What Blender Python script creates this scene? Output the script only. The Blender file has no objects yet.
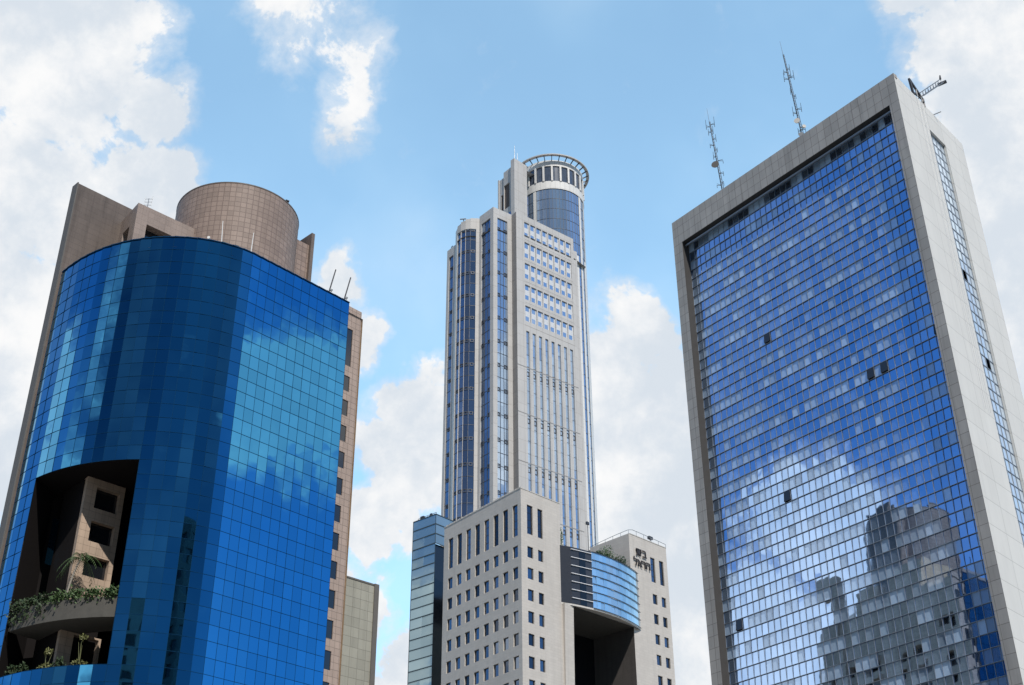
import bpy, math, random
from mathutils import Vector
R = math.radians
random.seed(7)
S = bpy.context.scene
C = S.collection

# ------------------------------------------------------------------ camera, sky, sun, exposure
PITCH = 31.1
ROLL = math.atan(16 / 2135)
cam = bpy.data.cameras.new('camera'); co = bpy.data.objects.new('camera', cam); C.objects.link(co)
cam.sensor_width = 36; cam.lens = 36 * 1290.5 / 1024; cam.clip_start = .1; cam.clip_end = 6000
co.location = (0, 0, 1.7)
fwv = Vector((0, math.cos(R(PITCH)), math.sin(R(PITCH))))
u0 = Vector((0, -math.sin(R(PITCH)), math.cos(R(PITCH)))); r0 = Vector((1, 0, 0))
upv = math.cos(ROLL) * u0 + math.sin(ROLL) * r0; rtv = math.cos(ROLL) * r0 - math.sin(ROLL) * u0
from mathutils import Matrix
co.matrix_world = Matrix.Translation(co.location) @ Matrix((rtv, upv, -fwv)).transposed().to_4x4()
S.camera = co
S.view_settings.view_transform = 'Standard'; S.view_settings.look = 'None'
S.view_settings.exposure = 0.0; S.view_settings.gamma = 1; S.view_settings.use_curve_mapping = False

SUN_AZ, SUN_EL, SUN_STR = 158, 49, 4.2
SKY_STR = 0.15
CLOUD = 0.92

def dirv(az, el):
    return Vector((math.sin(R(az)) * math.cos(R(el)), math.cos(R(az)) * math.cos(R(el)), math.sin(R(el))))

w = bpy.data.worlds.new('World'); S.world = w; w.use_nodes = True
nt = w.node_tree; N = nt.nodes; Lk = nt.links
for n in list(N): N.remove(n)
out = N.new('ShaderNodeOutputWorld')
def wmath(op, a, b=None, c=None, clamp=False):
    n = N.new('ShaderNodeMath'); n.operation = op; n.use_clamp = clamp
    for i, v in enumerate((a, b, c)):
        if v is None: continue
        if isinstance(v, (int, float)): n.inputs[i].default_value = v
        else: Lk.new(v, n.inputs[i])
    return n.outputs[0]
def wramp(v, a, b, lo=0., hi=1.):
    n = N.new('ShaderNodeMapRange'); n.interpolation_type = 'SMOOTHSTEP'; n.clamp = True
    Lk.new(v, n.inputs[0])
    for i, x in ((1, a), (2, b), (3, lo), (4, hi)): n.inputs[i].default_value = x
    return n.outputs[0]
def wnoise(vec, scale, detail, rough, dist=0):
    n = N.new('ShaderNodeTexNoise'); n.inputs['Scale'].default_value = scale; n.inputs['Detail'].default_value = detail
    n.inputs['Roughness'].default_value = rough; n.inputs['Distortion'].default_value = dist
    Lk.new(vec, n.inputs['Vector']); return n
tc = N.new('ShaderNodeTexCoord'); D0 = tc.outputs['Generated']
# warp of the direction so cloud outlines are ragged
wn = wnoise(D0, 9, 5, .6)
vs = N.new('ShaderNodeVectorMath'); vs.operation = 'SUBTRACT'; Lk.new(wn.outputs['Color'], vs.inputs[0]); vs.inputs[1].default_value = (.5, .5, .5)
vm = N.new('ShaderNodeVectorMath'); vm.operation = 'SCALE'; Lk.new(vs.outputs[0], vm.inputs[0]); vm.inputs['Scale'].default_value = .11
va = N.new('ShaderNodeVectorMath'); va.operation = 'ADD'; Lk.new(D0, va.inputs[0]); Lk.new(vm.outputs[0], va.inputs[1])
DW = va.outputs[0]
# cloud heaps: azimuth, elevation, angular radius, density
HEAPS = [(-25.3,41.1,4.8,1),(-21.0,42.6,2.3,.75),(-19.8,39.3,2.3,.8),(-25.5,34.8,4.5,1),(-21.1,35.2,3.2,1),(-18.4,36.0,2.2,.8),(-24.8,29.4,5,1),(-22.5,24.8,4.2,1),(-27,20,5,1),
 (-12.8,45.0,2.8,.66),(-9.2,44.2,2.4,.62),(-9.6,42.2,1.7,.55),(-9.8,40.4,1.7,.5),(-9.6,34.0,1.6,.62),(-8.2,31.4,1.7,.8),(-4.3,28.3,2.5,1),(-5.3,25.4,2.9,1),(-6.4,22.6,1.9,.95),(-4.9,17.2,2.4,1),(-6,14,4,1),(-8.2,19.5,2.2,.9),(-9.3,24.5,1.8,.8),(-8.5,28.2,1.0,.6),
 (5.8,31.3,2.3,1),(4.4,29.4,3.2,1),(7.2,29.6,2.6,1),(5.0,27.0,3.8,1),(8.0,27.5,3.4,1),(8.5,23.4,3.6,1),(6.0,23.1,3.5,1),(8.5,18.7,4.2,1),(8,13,5,1),(3,20,3,.9),
 (26.3,41.0,3.6,1.0),(27.7,37.6,4.4,1),(25.2,30.5,5.9,1),(24.4,24.2,4.6,1),(30,34,6,1),(24.2,44.6,2.4,.8),
 # seen only in the mirror glass
 (-88.5,27.2,3.6,1),(-85.0,24.0,2.6,.9),(-90.5,24.0,3.2,1),(-86,20.5,5,1),(-92,19,4,1),(-97,20.0,3.8,.9),(-101,22,4,.9),(-82,18,5,1),
 (-118,30,6,.55),(-124,37,5,.5),(-112,22,6,.5),(92.5,28.0,3.4,1),(96.5,28.3,3.4,1),(100,28.6,3.8,1),(96,24.6,1.8,.65),(104,28,4,1),
 (129,26,3,.9),(-150,18,3,.6),(120,50,8,.8),(60,40,10,.9),(-60,25,8,.8),(-100,60,8,.6),(45,22,7,.9)]
acc = None
for az, el, rad, dn in HEAPS:
    n = N.new('ShaderNodeVectorMath'); n.operation = 'DISTANCE'; Lk.new(DW, n.inputs[0]); n.inputs[1].default_value = dirv(az, el)
    v = wramp(n.outputs['Value'], R(rad) * 1.35, R(rad) * .35, 0, dn)
    acc = v if acc is None else wmath('MAXIMUM', acc, v)
fb = wnoise(D0, 15, 10, .66, .2)
fb2 = wnoise(D0, 5, 4, .5)
cov = wmath('ADD', acc, wmath('MULTIPLY', wmath('SUBTRACT', fb.outputs['Fac'], .5), 1.5))
fbd = wnoise(D0, 34, 7, .6)
crisp = wramp(wmath('ADD', cov, wmath('MULTIPLY', wmath('SUBTRACT', fbd.outputs['Fac'], .5), .55)), .42, .66)
soft = wmath('MULTIPLY', wramp(cov, .12, .75), .62)
mask = wmath('MAXIMUM', crisp, soft)
veil = wmath('MULTIPLY', wramp(fb2.outputs['Fac'], .42, .75), .16)
mask = wmath('MAXIMUM', mask, veil)
sky = N.new('ShaderNodeTexSky'); sky.sky_type = 'NISHITA'; sky.sun_disc = False
sky.sun_elevation = R(SUN_EL); sky.sun_rotation = R(SUN_AZ); sky.air_density = 1.0; sky.dust_density = 0.6; sky.ozone_density = 1.2
# clouds: bright tops, grey-blue thick bellies
sh = wnoise(D0, 11, 7, .58)
shade = wramp(wmath('ADD', sh.outputs['Fac'], wmath('MULTIPLY', wmath('SUBTRACT', fb.outputs['Fac'], .5), .5)),   .36, .66)
cc = N.new('ShaderNodeMix'); cc.data_type = 'RGBA'; Lk.new(shade, cc.inputs[0])
cc.inputs[6].default_value = (.76, .83, .91, 1); cc.inputs[7].default_value = (1.06, 1.06, 1.06, 1)
sm = N.new('ShaderNodeMix'); sm.data_type = 'RGBA'; sm.blend_type = 'MULTIPLY'; sm.inputs[0].default_value = 1; Lk.new(sky.outputs[0], sm.inputs[6]); sm.inputs[7].default_value = (.46, .93, 1.28, 1)
spz = N.new('ShaderNodeSeparateXYZ'); Lk.new(D0, spz.inputs[0])
bs = N.new('ShaderNodeBackground'); Lk.new(sm.outputs[2], bs.inputs[0]); Lk.new(wramp(spz.outputs['Y'], -.6, -.12, SKY_STR * .2, SKY_STR), bs.inputs[1])
bc = N.new('ShaderNodeBackground'); Lk.new(cc.outputs[2], bc.inputs[0])
spc = N.new('ShaderNodeSeparateXYZ'); Lk.new(D0, spc.inputs[0]); Lk.new(wramp(spc.outputs['Y'], .15, .6, CLOUD * 1.3, CLOUD), bc.inputs[1])
mx = N.new('ShaderNodeMixShader'); Lk.new(mask, mx.inputs[0])
# thin bright summer haze over the northern half of the sky
sp = N.new('ShaderNodeSeparateXYZ'); Lk.new(D0, sp.inputs[0])
hz = wmath('MULTIPLY', wramp(sp.outputs['Y'], .15, .72), wmath('ADD', .62, wmath('MULTIPLY', wramp(fb2.outputs['Fac'], .3, .7), .12)))
hz = wmath('MULTIPLY', hz, wramp(sp.outputs['Z'], .2, .95, 1.02, .56))
bh = N.new('ShaderNodeBackground'); bh.inputs[0].default_value = (.56, .80, .80, 1); Lk.new(hz, bh.inputs[1])
ash = N.new('ShaderNodeAddShader'); Lk.new(bs.outputs[0], ash.inputs[0]); Lk.new(bh.outputs[0], ash.inputs[1]); Lk.new(ash.outputs[0], mx.inputs[1])
Lk.new(bc.outputs[0], mx.inputs[2])
Lk.new(mx.outputs[0], out.inputs[0])

sl = bpy.data.lights.new('sun', 'SUN'); sl.energy = SUN_STR; sl.angle = R(.5); sl.color = (1, .95, .88)
so = bpy.data.objects.new('sun', sl); C.objects.link(so); so.rotation_euler = dirv(SUN_AZ, SUN_EL).to_track_quat('Z', 'Y').to_euler()

# ------------------------------------------------------------------ helpers
def tag(o, label=None, cat=None, group=None, kind=None):
    if label: o['label'] = label
    if cat: o['category'] = cat
    if group: o['group'] = group
    if kind: o['kind'] = kind
    return o
def empty(name, loc, label, cat, group=None):
    o = bpy.data.objects.new(name, None); C.objects.link(o); o.location = loc; o.empty_display_size = 1
    return tag(o, label, cat, group)
def worldloc(o):
    v = Vector((0, 0, 0))
    while o is not None: v = v + o.location; o = o.parent
    return v

class Fr:
    """vertical facade frame: u along azimuth az, d into the building, z up"""
    def __init__(s, x, y, az, side):
        s.o = Vector((x, y, 0)); s.D = Vector((math.sin(R(az)), math.cos(R(az)), 0)); a = az - 90 * side
        s.N = Vector((math.sin(R(a)), math.cos(R(a)), 0))
    def __call__(s, u, d, z): return s.o + s.D * u + s.N * d + Vector((0, 0, z))

class MB:
    def __init__(s): s.v = []; s.f = []; s.uv = []; s.sm = []
    def face(s, pts, uv=None, smooth=False):
        pts = [Vector(p) for p in pts]; b = len(s.v); s.v += pts; s.f.append(tuple(range(b, b + len(pts))))
        if uv is None:
            n = (pts[1] - pts[0]).cross(pts[2] - pts[0])
            if n.length < 1e-9 and len(pts) > 3: n = (pts[2] - pts[0]).cross(pts[3] - pts[0])
            n.normalize() if n.length else None
            if abs(n.z) > .7: uv = [(p.x, p.y) for p in pts]
            else:
                t = Vector((0, 0, 1)).cross(n); t.normalize(); uv = [(p.dot(t), p.z) for p in pts]
        s.uv.append(uv); s.sm.append(smooth)
    def box(s, fr, u0, u1, d0, d1, z0, z1):
        P = [fr(u, d, z) for z in (z0, z1) for d in (d0, d1) for u in (u0, u1)]
        for q in ((0, 1, 5, 4), (2, 6, 7, 3), (0, 4, 6, 2), (1, 3, 7, 5), (4, 5, 7, 6), (0, 2, 3, 1)): s.face([P[i] for i in q])
    def wall(s, fr, u0, u1, z0, z1, holes=(), depth=.3, d=0., back=False):
        us = sorted({u0, u1} | {x for h in holes for x in h[:2]}); zs = sorted({z0, z1} | {x for h in holes for x in h[2:4]})
        for i in range(len(us) - 1):
            run = None
            for j in range(len(zs) - 1):
                uc = (us[i] + us[i + 1]) / 2; zc = (zs[j] + zs[j + 1]) / 2
                if any(h[0] < uc < h[1] and h[2] < zc < h[3] for h in holes): continue
                a, b, c, e = us[i], us[i + 1], zs[j], zs[j + 1]
                s.face([fr(a, d, c), fr(b, d, c), fr(b, d, e), fr(a, d, e)], [(a, c), (b, c), (b, e), (a, e)])
        for (a, b, c, e) in holes:
            q = d + depth
            s.face([fr(a, d, c), fr(a, q, c), fr(a, q, e), fr(a, d, e)], [(0, c), (depth, c), (depth, e), (0, e)])
            s.face([fr(b, d, c), fr(b, q, c), fr(b, q, e), fr(b, d, e)], [(0, c), (depth, c), (depth, e), (0, e)])
            s.face([fr(a, d, c), fr(b, d, c), fr(b, q, c), fr(a, q, c)], [(a, 0), (b, 0), (b, depth), (a, depth)])
            s.face([fr(a, d, e), fr(b, d, e), fr(b, q, e), fr(a, q, e)], [(a, 0), (b, 0), (b, depth), (a, depth)])
    def prism(s, plan, z0, z1, caps=True):
        """closed plan [(x,y)], walls carry a running u"""
        u = 0; n = len(plan)
        for i in range(n):
            a = Vector((*plan[i], 0)); b = Vector((*plan[(i + 1) % n], 0)); l = (b - a).length
            s.face([a + Vector((0, 0, z0)), b + Vector((0, 0, z0)), b + Vector((0, 0, z1)), a + Vector((0, 0, z1))], [(u, z0), (u + l, z0), (u + l, z1), (u, z1)])
            u += l
        if caps:
            for z in (z0, z1): s.face([(x, y, z) for x, y in plan])
    def ribbon(s, plan, z0, z1, pitch=None, u0=0., smooth=False):
        u = u0
        for i in range(len(plan) - 1):
            a = Vector((*plan[i], 0)); b = Vector((*plan[i + 1], 0)); l = (b - a).length
            s.face([a + Vector((0, 0, z0)), b + Vector((0, 0, z0)), b + Vector((0, 0, z1)), a + Vector((0, 0, z1))], [(u, z0), (u + l, z0), (u + l, z1), (u, z1)], smooth)
            u += l
    def tube(s, a, b, r, r2=None, n=7):
        a = Vector(a); b = Vector(b); r2 = r if r2 is None else r2
        d = (b - a).normalized(); t = d.orthogonal().normalized(); k = d.cross(t)
        A = [a + (t * math.cos(i * 2 * math.pi / n) + k * math.sin(i * 2 * math.pi / n)) * r for i in range(n)]
        B = [b + (t * math.cos(i * 2 * math.pi / n) + k * math.sin(i * 2 * math.pi / n)) * r2 for i in range(n)]
        for i in range(n): s.face([A[i], A[(i + 1) % n], B[(i + 1) % n], B[i]], smooth=True)
        s.face(A[::-1]); s.face(B)
    def bar(s, a, b, wx, wy):
        a = Vector(a); b = Vector(b); d = (b - a).normalized(); t = d.cross(Vector((0, 0, 1)))
        t = t.normalized() if t.length > 1e-3 else Vector((1, 0, 0)); k = d.cross(t)
        c = [(-1, -1), (1, -1), (1, 1), (-1, 1)]
        A = [a + t * wx / 2 * i + k * wy / 2 * j for i, j in c]; B = [b + t * wx / 2 * i + k * wy / 2 * j for i, j in c]
        for i in range(4): s.face([A[i], A[(i + 1) % 4], B[(i + 1) % 4], B[i]])
        s.face(A[::-1]); s.face(B)
    def build(s, name, mat, parent=None):
        off = worldloc(parent) if parent else Vector((0, 0, 0))
        me = bpy.data.meshes.new(name); me.from_pydata([tuple(p - off) for p in s.v], [], s.f)
        l = me.uv_layers.new(name='UVMap'); k = 0
        for uv in s.uv:
            for q in uv: l.data[k].uv = q; k += 1
        me.polygons.foreach_set('use_smooth', s.sm)
        me.materials.append(mat); me.update()
        o = bpy.data.objects.new(name, me); C.objects.link(o)
        if parent: o.parent = parent
        return o

# ------------------------------------------------------------------ materials
def newmat(name):
    m = bpy.data.materials.new(name); m.use_nodes = True; return m, m.node_tree.nodes, m.node_tree.links, m.node_tree.nodes['Principled BSDF']
def mixc(n, l, fac, a, b, mode='MIX'):
    x = n.new('ShaderNodeMix'); x.data_type = 'RGBA'; x.blend_type = mode
    for i, v in ((0, fac), (6, a), (7, b)):
        if isinstance(v, (int, float)): x.inputs[i].default_value = v
        elif isinstance(v, tuple): x.inputs[i].default_value = v if len(v) == 4 else (*v, 1)
        else: l.new(v, x.inputs[i])
    return x.outputs[2]
def plain(name, col, rough=.6, metal=0., spec=.5, var=.12, scale=2.):
    m, n, l, p = newmat(name)
    t = n.new('ShaderNodeTexCoord'); z = n.new('ShaderNodeTexNoise'); z.inputs['Scale'].default_value = scale; z.inputs['Detail'].default_value = 5
    l.new(t.outputs['Object'], z.inputs['Vector'])
    c = mixc(n, l, z.outputs['Fac'], tuple(x * (1 - var) for x in col), tuple(min(1, x * (1 + var)) for x in col))
    l.new(c, p.inputs['Base Color']); p.inputs['Roughness'].default_value = rough; p.inputs['Metallic'].default_value = metal
    p.inputs['Specular IOR Level'].default_value = spec
    return m
def tiled(name, col, tw, th, mortar=.02, mcol=None, var=.08, rough=.6, offset=0., stain=.15, spec=.3, squash=1):
    m, n, l, p = newmat(name)
    uv = n.new('ShaderNodeUVMap'); b = n.new('ShaderNodeTexBrick'); l.new(uv.outputs[0], b.inputs['Vector'])
    b.offset = offset; b.inputs['Scale'].default_value = 1; b.inputs['Brick Width'].default_value = tw; b.inputs['Row Height'].default_value = th
    b.inputs['Mortar Size'].default_value = mortar; b.inputs['Mortar Smooth'].default_value = .1
    mcol = mcol or tuple(x * .55 for x in col)
    b.inputs['Color1'].default_value = (*[x * (1 - var) for x in col], 1); b.inputs['Color2'].default_value = (*[min(1, x * (1 + var)) for x in col], 1)
    b.inputs['Mortar'].default_value = (*mcol, 1)
    t = n.new('ShaderNodeTexCoord'); z = n.new('ShaderNodeTexNoise'); z.inputs['Scale'].default_value = .35; z.inputs['Detail'].default_value = 8; z.inputs['Roughness'].default_value = .65
    mp = n.new('ShaderNodeMapping'); mp.inputs['Scale'].default_value = (1, 1, .35); l.new(t.outputs['Object'], mp.inputs[0]); l.new(mp.outputs[0], z.inputs['Vector'])
    r = n.new('ShaderNodeMapRange'); l.new(z.outputs['Fac'], r.inputs[0]); r.inputs[1].default_value = .3; r.inputs[2].default_value = .7; r.inputs[3].default_value = 1 - stain; r.inputs[4].default_value = 1 + stain * .5
    cb = n.new('ShaderNodeCombineColor')
    for i in range(3): l.new(r.outputs[0], cb.inputs[i])
    c = mixc(n, l, 1., b.outputs['Color'], cb.outputs[0], 'MULTIPLY')
    z2 = n.new('ShaderNodeTexNoise'); z2.inputs['Scale'].default_value = 1.6; z2.inputs['Detail'].default_value = 6; z2.inputs['Roughness'].default_value = .7
    mp2 = n.new('ShaderNodeMapping'); mp2.inputs['Scale'].default_value = (1, 1, .04); l.new(t.outputs['Object'], mp2.inputs[0]); l.new(mp2.outputs[0], z2.inputs['Vector'])
    r2 = n.new('ShaderNodeMapRange'); l.new(z2.outputs['Fac'], r2.inputs[0]); r2.inputs[1].default_value = .5; r2.inputs[2].default_value = .8; r2.inputs[3].default_value = 1; r2.inputs[4].default_value = 1 - stain * 1.6
    cb2 = n.new('ShaderNodeCombineColor')
    for i in range(3): l.new(r2.outputs[0], cb2.inputs[i])
    c = mixc(n, l, 1., c, cb2.outputs[0], 'MULTIPLY')
    l.new(c, p.inputs['Base Color']); p.inputs['Roughness'].default_value = rough; p.inputs['Specular IOR Level'].default_value = spec
    bu = n.new('ShaderNodeBump'); bu.inputs['Strength'].default_value = .5; bu.inputs['Distance'].default_value = .02; bu.invert = True
    l.new(b.outputs['Fac'], bu.inputs['Height']); l.new(bu.outputs[0], p.inputs['Normal'])
    return m
def mirror(name, tint, light=None, lightfrac=0., lowfac=.0, rough=.02, wav=.004, wscale=.6, pvar=.12, cellbig=3., diff=.0, diffcol=(.3, .4, .5), jw=0., streak=0.):
    """coated mirror glass; UV counts panes: floor(u), floor(v) is one pane"""
    m, n, l, p = newmat(name)
    uv = n.new('ShaderNodeUVMap'); fl = n.new('ShaderNodeVectorMath'); fl.operation = 'FLOOR'; l.new(uv.outputs[0], fl.inputs[0])
    wn_ = n.new('ShaderNodeTexWhiteNoise'); wn_.noise_dimensions = '2D'; l.new(fl.outputs[0], wn_.inputs['Vector'])
    rr = n.new('ShaderNodeMapRange'); l.new(wn_.outputs['Value'], rr.inputs[0]); rr.inputs[3].default_value = 1 - pvar; rr.inputs[4].default_value = 1 + pvar
    cb = n.new('ShaderNodeCombineColor')
    for i in range(3): l.new(rr.outputs[0], cb.inputs[i])
    col = mixc(n, l, 1., tint, cb.outputs[0], 'MULTIPLY')
    l.new(col, p.inputs['Base Color']); p.inputs['Metallic'].default_value = 1; p.inputs['Roughness'].default_value = rough
    t = n.new('ShaderNodeTexCoord'); z = n.new('ShaderNodeTexNoise'); z.inputs['Scale'].default_value = wscale; z.inputs['Detail'].default_value = 1.5
    # every pane waves in its own way
    ad = n.new('ShaderNodeVectorMath'); ad.operation = 'MULTIPLY_ADD'; l.new(wn_.outputs['Color'], ad.inputs[0]); ad.inputs[1].default_value = (3, 3, 3); l.new(t.outputs['Object'], ad.inputs[2])
    l.new(ad.outputs[0], z.inputs['Vector'])
    bu = n.new('ShaderNodeBump'); bu.inputs['Strength'].default_value = 1; bu.inputs['Distance'].default_value = wav; l.new(z.outputs['Fac'], bu.inputs['Height']); l.new(bu.outputs[0], p.inputs['Normal'])
    if light:
        d = n.new('ShaderNodeBsdfPrincipled'); d.inputs['Roughness'].default_value = .15
        cv = n.new('ShaderNodeTexWhiteNoise'); cv.noise_dimensions = '3D'
        of = n.new('ShaderNodeVectorMath'); of.operation = 'ADD'; l.new(fl.outputs[0], of.inputs[0]); of.inputs[1].default_value = (17.3, 5.1, 3.7); l.new(of.outputs[0], cv.inputs['Vector'])
        lc = mixc(n, l, cv.outputs['Value'], tuple(x * .55 for x in light), light); l.new(lc, d.inputs['Base Color'])
        d.inputs['Coat Weight'].default_value = 1.; d.inputs['Coat Tint'].default_value = (.7, .85, 1, 1)
        # runs of blinds: low-frequency noise along the row + white noise, vision rows (even v) only
        mp = n.new('ShaderNodeVectorMath'); mp.operation = 'MULTIPLY'; l.new(fl.outputs[0], mp.inputs[0]); mp.inputs[1].default_value = (.33, 1.37, 1)
        nz = n.new('ShaderNodeTexNoise'); nz.inputs['Scale'].default_value = 1.; nz.inputs['Detail'].default_value = 1; l.new(mp.outputs[0], nz.inputs['Vector'])
        sx = n.new('ShaderNodeSeparateXYZ'); l.new(fl.outputs[0], sx.inputs[0])
        md = n.new('ShaderNodeMath'); md.operation = 'MODULO'; l.new(sx.outputs['Y'], md.inputs[0]); md.inputs[1].default_value = 2
        lt = n.new('ShaderNodeMath'); lt.operation = 'LESS_THAN'; l.new(md.outputs[0], lt.inputs[0]); lt.inputs[1].default_value = .5
        s1 = n.new('ShaderNodeMath'); s1.operation = 'MULTIPLY_ADD'; l.new(wn_.outputs['Value'], s1.inputs[0]); s1.inputs[1].default_value = .42; l.new(nz.outputs['Fac'], s1.inputs[2])
        st = n.new('ShaderNodeMapRange'); l.new(s1.outputs[0], st.inputs[0]); st.inputs[1].default_value = 1 - lightfrac - .05; st.inputs[2].default_value = 1 - lightfrac + .08; st.inputs[3].default_value = lowfac; st.inputs[4].default_value = .72
        l2 = n.new('ShaderNodeMath'); l2.operation = 'MULTIPLY_ADD'; l.new(lt.outputs[0], l2.inputs[0]); l2.inputs[1].default_value = .78; l2.inputs[2].default_value = .22
        f = n.new('ShaderNodeMath'); f.operation = 'MULTIPLY'; l.new(st.outputs[0], f.inputs[0]); l.new(l2.outputs[0], f.inputs[1])
        ms = n.new('ShaderNodeMixShader'); l.new(f.outputs[0], ms.inputs[0]); l.new(p.outputs[0], ms.inputs[1]); l.new(d.outputs[0], ms.inputs[2])
        l.new(ms.outputs[0], n['Material Output'].inputs[0])
    elif diff:
        d = n.new('ShaderNodeBsdfDiffuse'); d.inputs[0].default_value = (*diffcol, 1)
        ms = n.new('ShaderNodeMixShader'); ms.inputs[0].default_value = diff; l.new(p.outputs[0], ms.inputs[1]); l.new(d.outputs[0], ms.inputs[2])
        l.new(ms.outputs[0], n['Material Output'].inputs[0])
    return m

M = dict(
 blueglass=mirror('cobalt_glass', (.055, .26, .46), pvar=.08, wav=.004, wscale=.5),
 bluemull=plain('cobalt_joint', (.006, .045, .11), .9, spec=.05),
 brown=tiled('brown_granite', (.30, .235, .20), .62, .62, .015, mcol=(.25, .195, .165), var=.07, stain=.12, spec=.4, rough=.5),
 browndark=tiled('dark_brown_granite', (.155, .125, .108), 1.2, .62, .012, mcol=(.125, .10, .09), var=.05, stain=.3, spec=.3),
 drum=tiled('drum_tile', (.29, .22, .185), .6, .6, .035, mcol=(.19, .14, .12), var=.12, stain=.14),
 tan=tiled('sunlit_brown_stone', (.58, .42, .28), .62, .62, .015, var=.08, stain=.2),  # brown stone lightened and warmed: shaded rear side coloured as if sunlit
 pinkstone=tiled('pink_stone', (.40, .31, .26), .55, .62, .02, var=.07, stain=.1),
 corestone=tiled('core_stone', (.50, .38, .29), .6, .6, .012, var=.06, stain=.2),
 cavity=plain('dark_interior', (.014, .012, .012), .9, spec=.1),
 soffit=plain('dark_concrete', (.085, .08, .07), .9, var=.25),
 windowdark=plain('dark_window_glass', (.012, .014, .018), .08, 0, .8),
 windowblue=mirror('window_glass', (.14, .17, .22), pvar=.6, wav=.001, diff=.25, diffcol=(.02, .03, .05)),
 frame=plain('dark_frame', (.05, .05, .055), .4, .5),
 greytile=tiled('grey_concrete_tile', (.33, .32, .27), 1.1, 1.15, .025, mcol=(.2, .19, .16), stain=.12),
 greyedge=plain('dark_grey_edge', (.12, .11, .10), .7),
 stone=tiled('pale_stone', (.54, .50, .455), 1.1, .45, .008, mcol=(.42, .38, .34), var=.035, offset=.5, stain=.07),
 recess=tiled('shaded_stone', (.11, .10, .095), 1.1, .45, .008, var=.04),  # pale stone darkened: the shade inside the recess is put into its colour
 stonecap=plain('pale_stone_cap', (.56, .53, .49), .7),
 annex=mirror('green_blue_glass', (.34, .44, .46), pvar=.15, wav=.002, diff=.4, diffcol=(.24, .31, .34)),
 annexline=plain('annex_line', (.05, .07, .08), .5),
 bay=mirror('bay_glass', (.70, .78, .80), pvar=.15, wav=.003, diff=.25, diffcol=(.35, .48, .6)),
 bayline=plain('bay_fins_dark', (.04, .045, .06), .4, .5),
 bayfin=plain('bay_fins_white', (.75, .76, .78), .4),
 baydark=plain('bay_dark_panels', (.035, .037, .045), .25, 0, .6),
 bayblack=plain('black_glass_and_shade', (.008, .009, .012), .1, 0, .7),  # black bay window; also stands for shade in the gap and recess back
 twstone=tiled('light_grey_panel', (.51, .50, .49), 2.4, 3.7, .05, mcol=(.38, .36, .34), var=.03, stain=.08),
 twdark=tiled('grey_panel', (.30, .29, .285), 2.4, 3.7, .05, var=.04, stain=.1),
 twwhite=tiled('white_panel', (.72, .71, .69), 1.6, 3.7, .05, mcol=(.5, .5, .5), var=.03, stain=.05),
 twglass=mirror('tower_glass', (.44, .53, .62), pvar=.2, wav=.003, diff=.35, diffcol=(.27, .37, .54)),
 twglass2=mirror('tower_glass_deep', (.26, .34, .46), pvar=.22, wav=.003, diff=.3, diffcol=(.08, .11, .19)),
 twpane=plain('white_spandrel', (.60, .62, .65), .4),
 crownglass=plain('crown_glass', (.07, .09, .13), .15, 0, .8, var=.5, scale=.8),
 vent=plain('vent_frame', (.07, .08, .10), .5),
 granite=tiled('grey_granite', (.42, .395, .37), 1.0, 1.3, .03, mcol=(.22, .205, .19), var=.07, stain=.18),
 whitewall=tiled('white_cladding', (.66, .645, .61), 3.6, 2.6, .03, mcol=(.46, .45, .42), var=.02, stain=.05),
 rglass=mirror('mirror_facade_glass', (.38, .54, .80), light=(.85, .9, .98), lightfrac=.31, lowfac=.03, pvar=.10, wav=.0025, wscale=.7),
 rmull=plain('facade_mullion', (.30, .33, .37), .4, .4),
 rdark=plain('facade_reveal', (.05, .047, .045), .7),
 stripglass=mirror('strip_glass', (.6, .74, .88), pvar=.25, wav=.002, diff=.6, diffcol=(.62, .70, .78)),
 steel=plain('galvanised_steel', (.30, .31, .32), .45, .7),
 darksteel=plain('dark_steel', (.06, .06, .065), .5, .4),
 white=plain('white_paint', (.78, .78, .76), .4),
 red=plain('red_paint', (.45, .06, .05), .5),
 leaf=plain('leaf_green', (.055, .10, .03), .6, var=.5, scale=6),
 leafdark=plain('leaf_dark_green', (.03, .055, .02), .6, var=.5, scale=6),
 leafyellow=plain('leaf_yellow_green', (.12, .125, .04), .6, var=.4, scale=6),
 bark=plain('pale_bark', (.30, .27, .23), .8),
 sign=plain('bronze_letters', (.045, .035, .03), .5, .2),
 asphalt=plain('asphalt', (.05, .05, .052), .9, var=.2), paving=plain('paving', (.30, .29, .27), .85, var=.15),
 ground=plain('ground', (.22, .20, .17), .95, var=.2, scale=.1), paint=plain('road_paint', (.78, .78, .75), .7),
 roof=plain('roof_gravel', (.30, .29, .27), .95),
)

# ------------------------------------------------------------------ ground, road, pavement
Fg = Fr(0, 0, 90, 1)   # u east, d north (towards +Y)
def slab(name, x0, x1, y0, y1, z0, z1, mat):
    m = MB(); m.box(Fg, x0, x1, y0, y1, z0, z1); return tag(m.build(name, M[mat]), kind='structure')
g = MB(); g.face([(-4000, -4000, 0), (4000, -4000, 0), (4000, 4000, 0), (-4000, 4000, 0)]); tag(g.build('ground', M['ground']), kind='structure')
g = MB(); g.face([(-400, 12, .004), (400, 12, .004), (400, 30, .004), (-400, 30, .004)]); tag(g.build('road', M['asphalt']), kind='structure')
g = MB()
for k in range(-60, 60): g.face([(k * 6, 20.92, .008), (k * 6 + 3, 20.92, .008), (k * 6 + 3, 21.08, .008), (k * 6, 21.08, .008)])
tag(g.build('road_markings', M['paint']), kind='structure')
slab('pavement', -400, 400, 3, 11.8, 0, .13, 'paving'); slab('far_pavement', -400, 400, 30.2, 36, 0, .13, 'paving')

def roofpoly(pts, z, name, mat, parent):
    m = MB(); m.face([(x, y, z) for x, y in pts]); return m.build(name, M[mat], parent)

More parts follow.
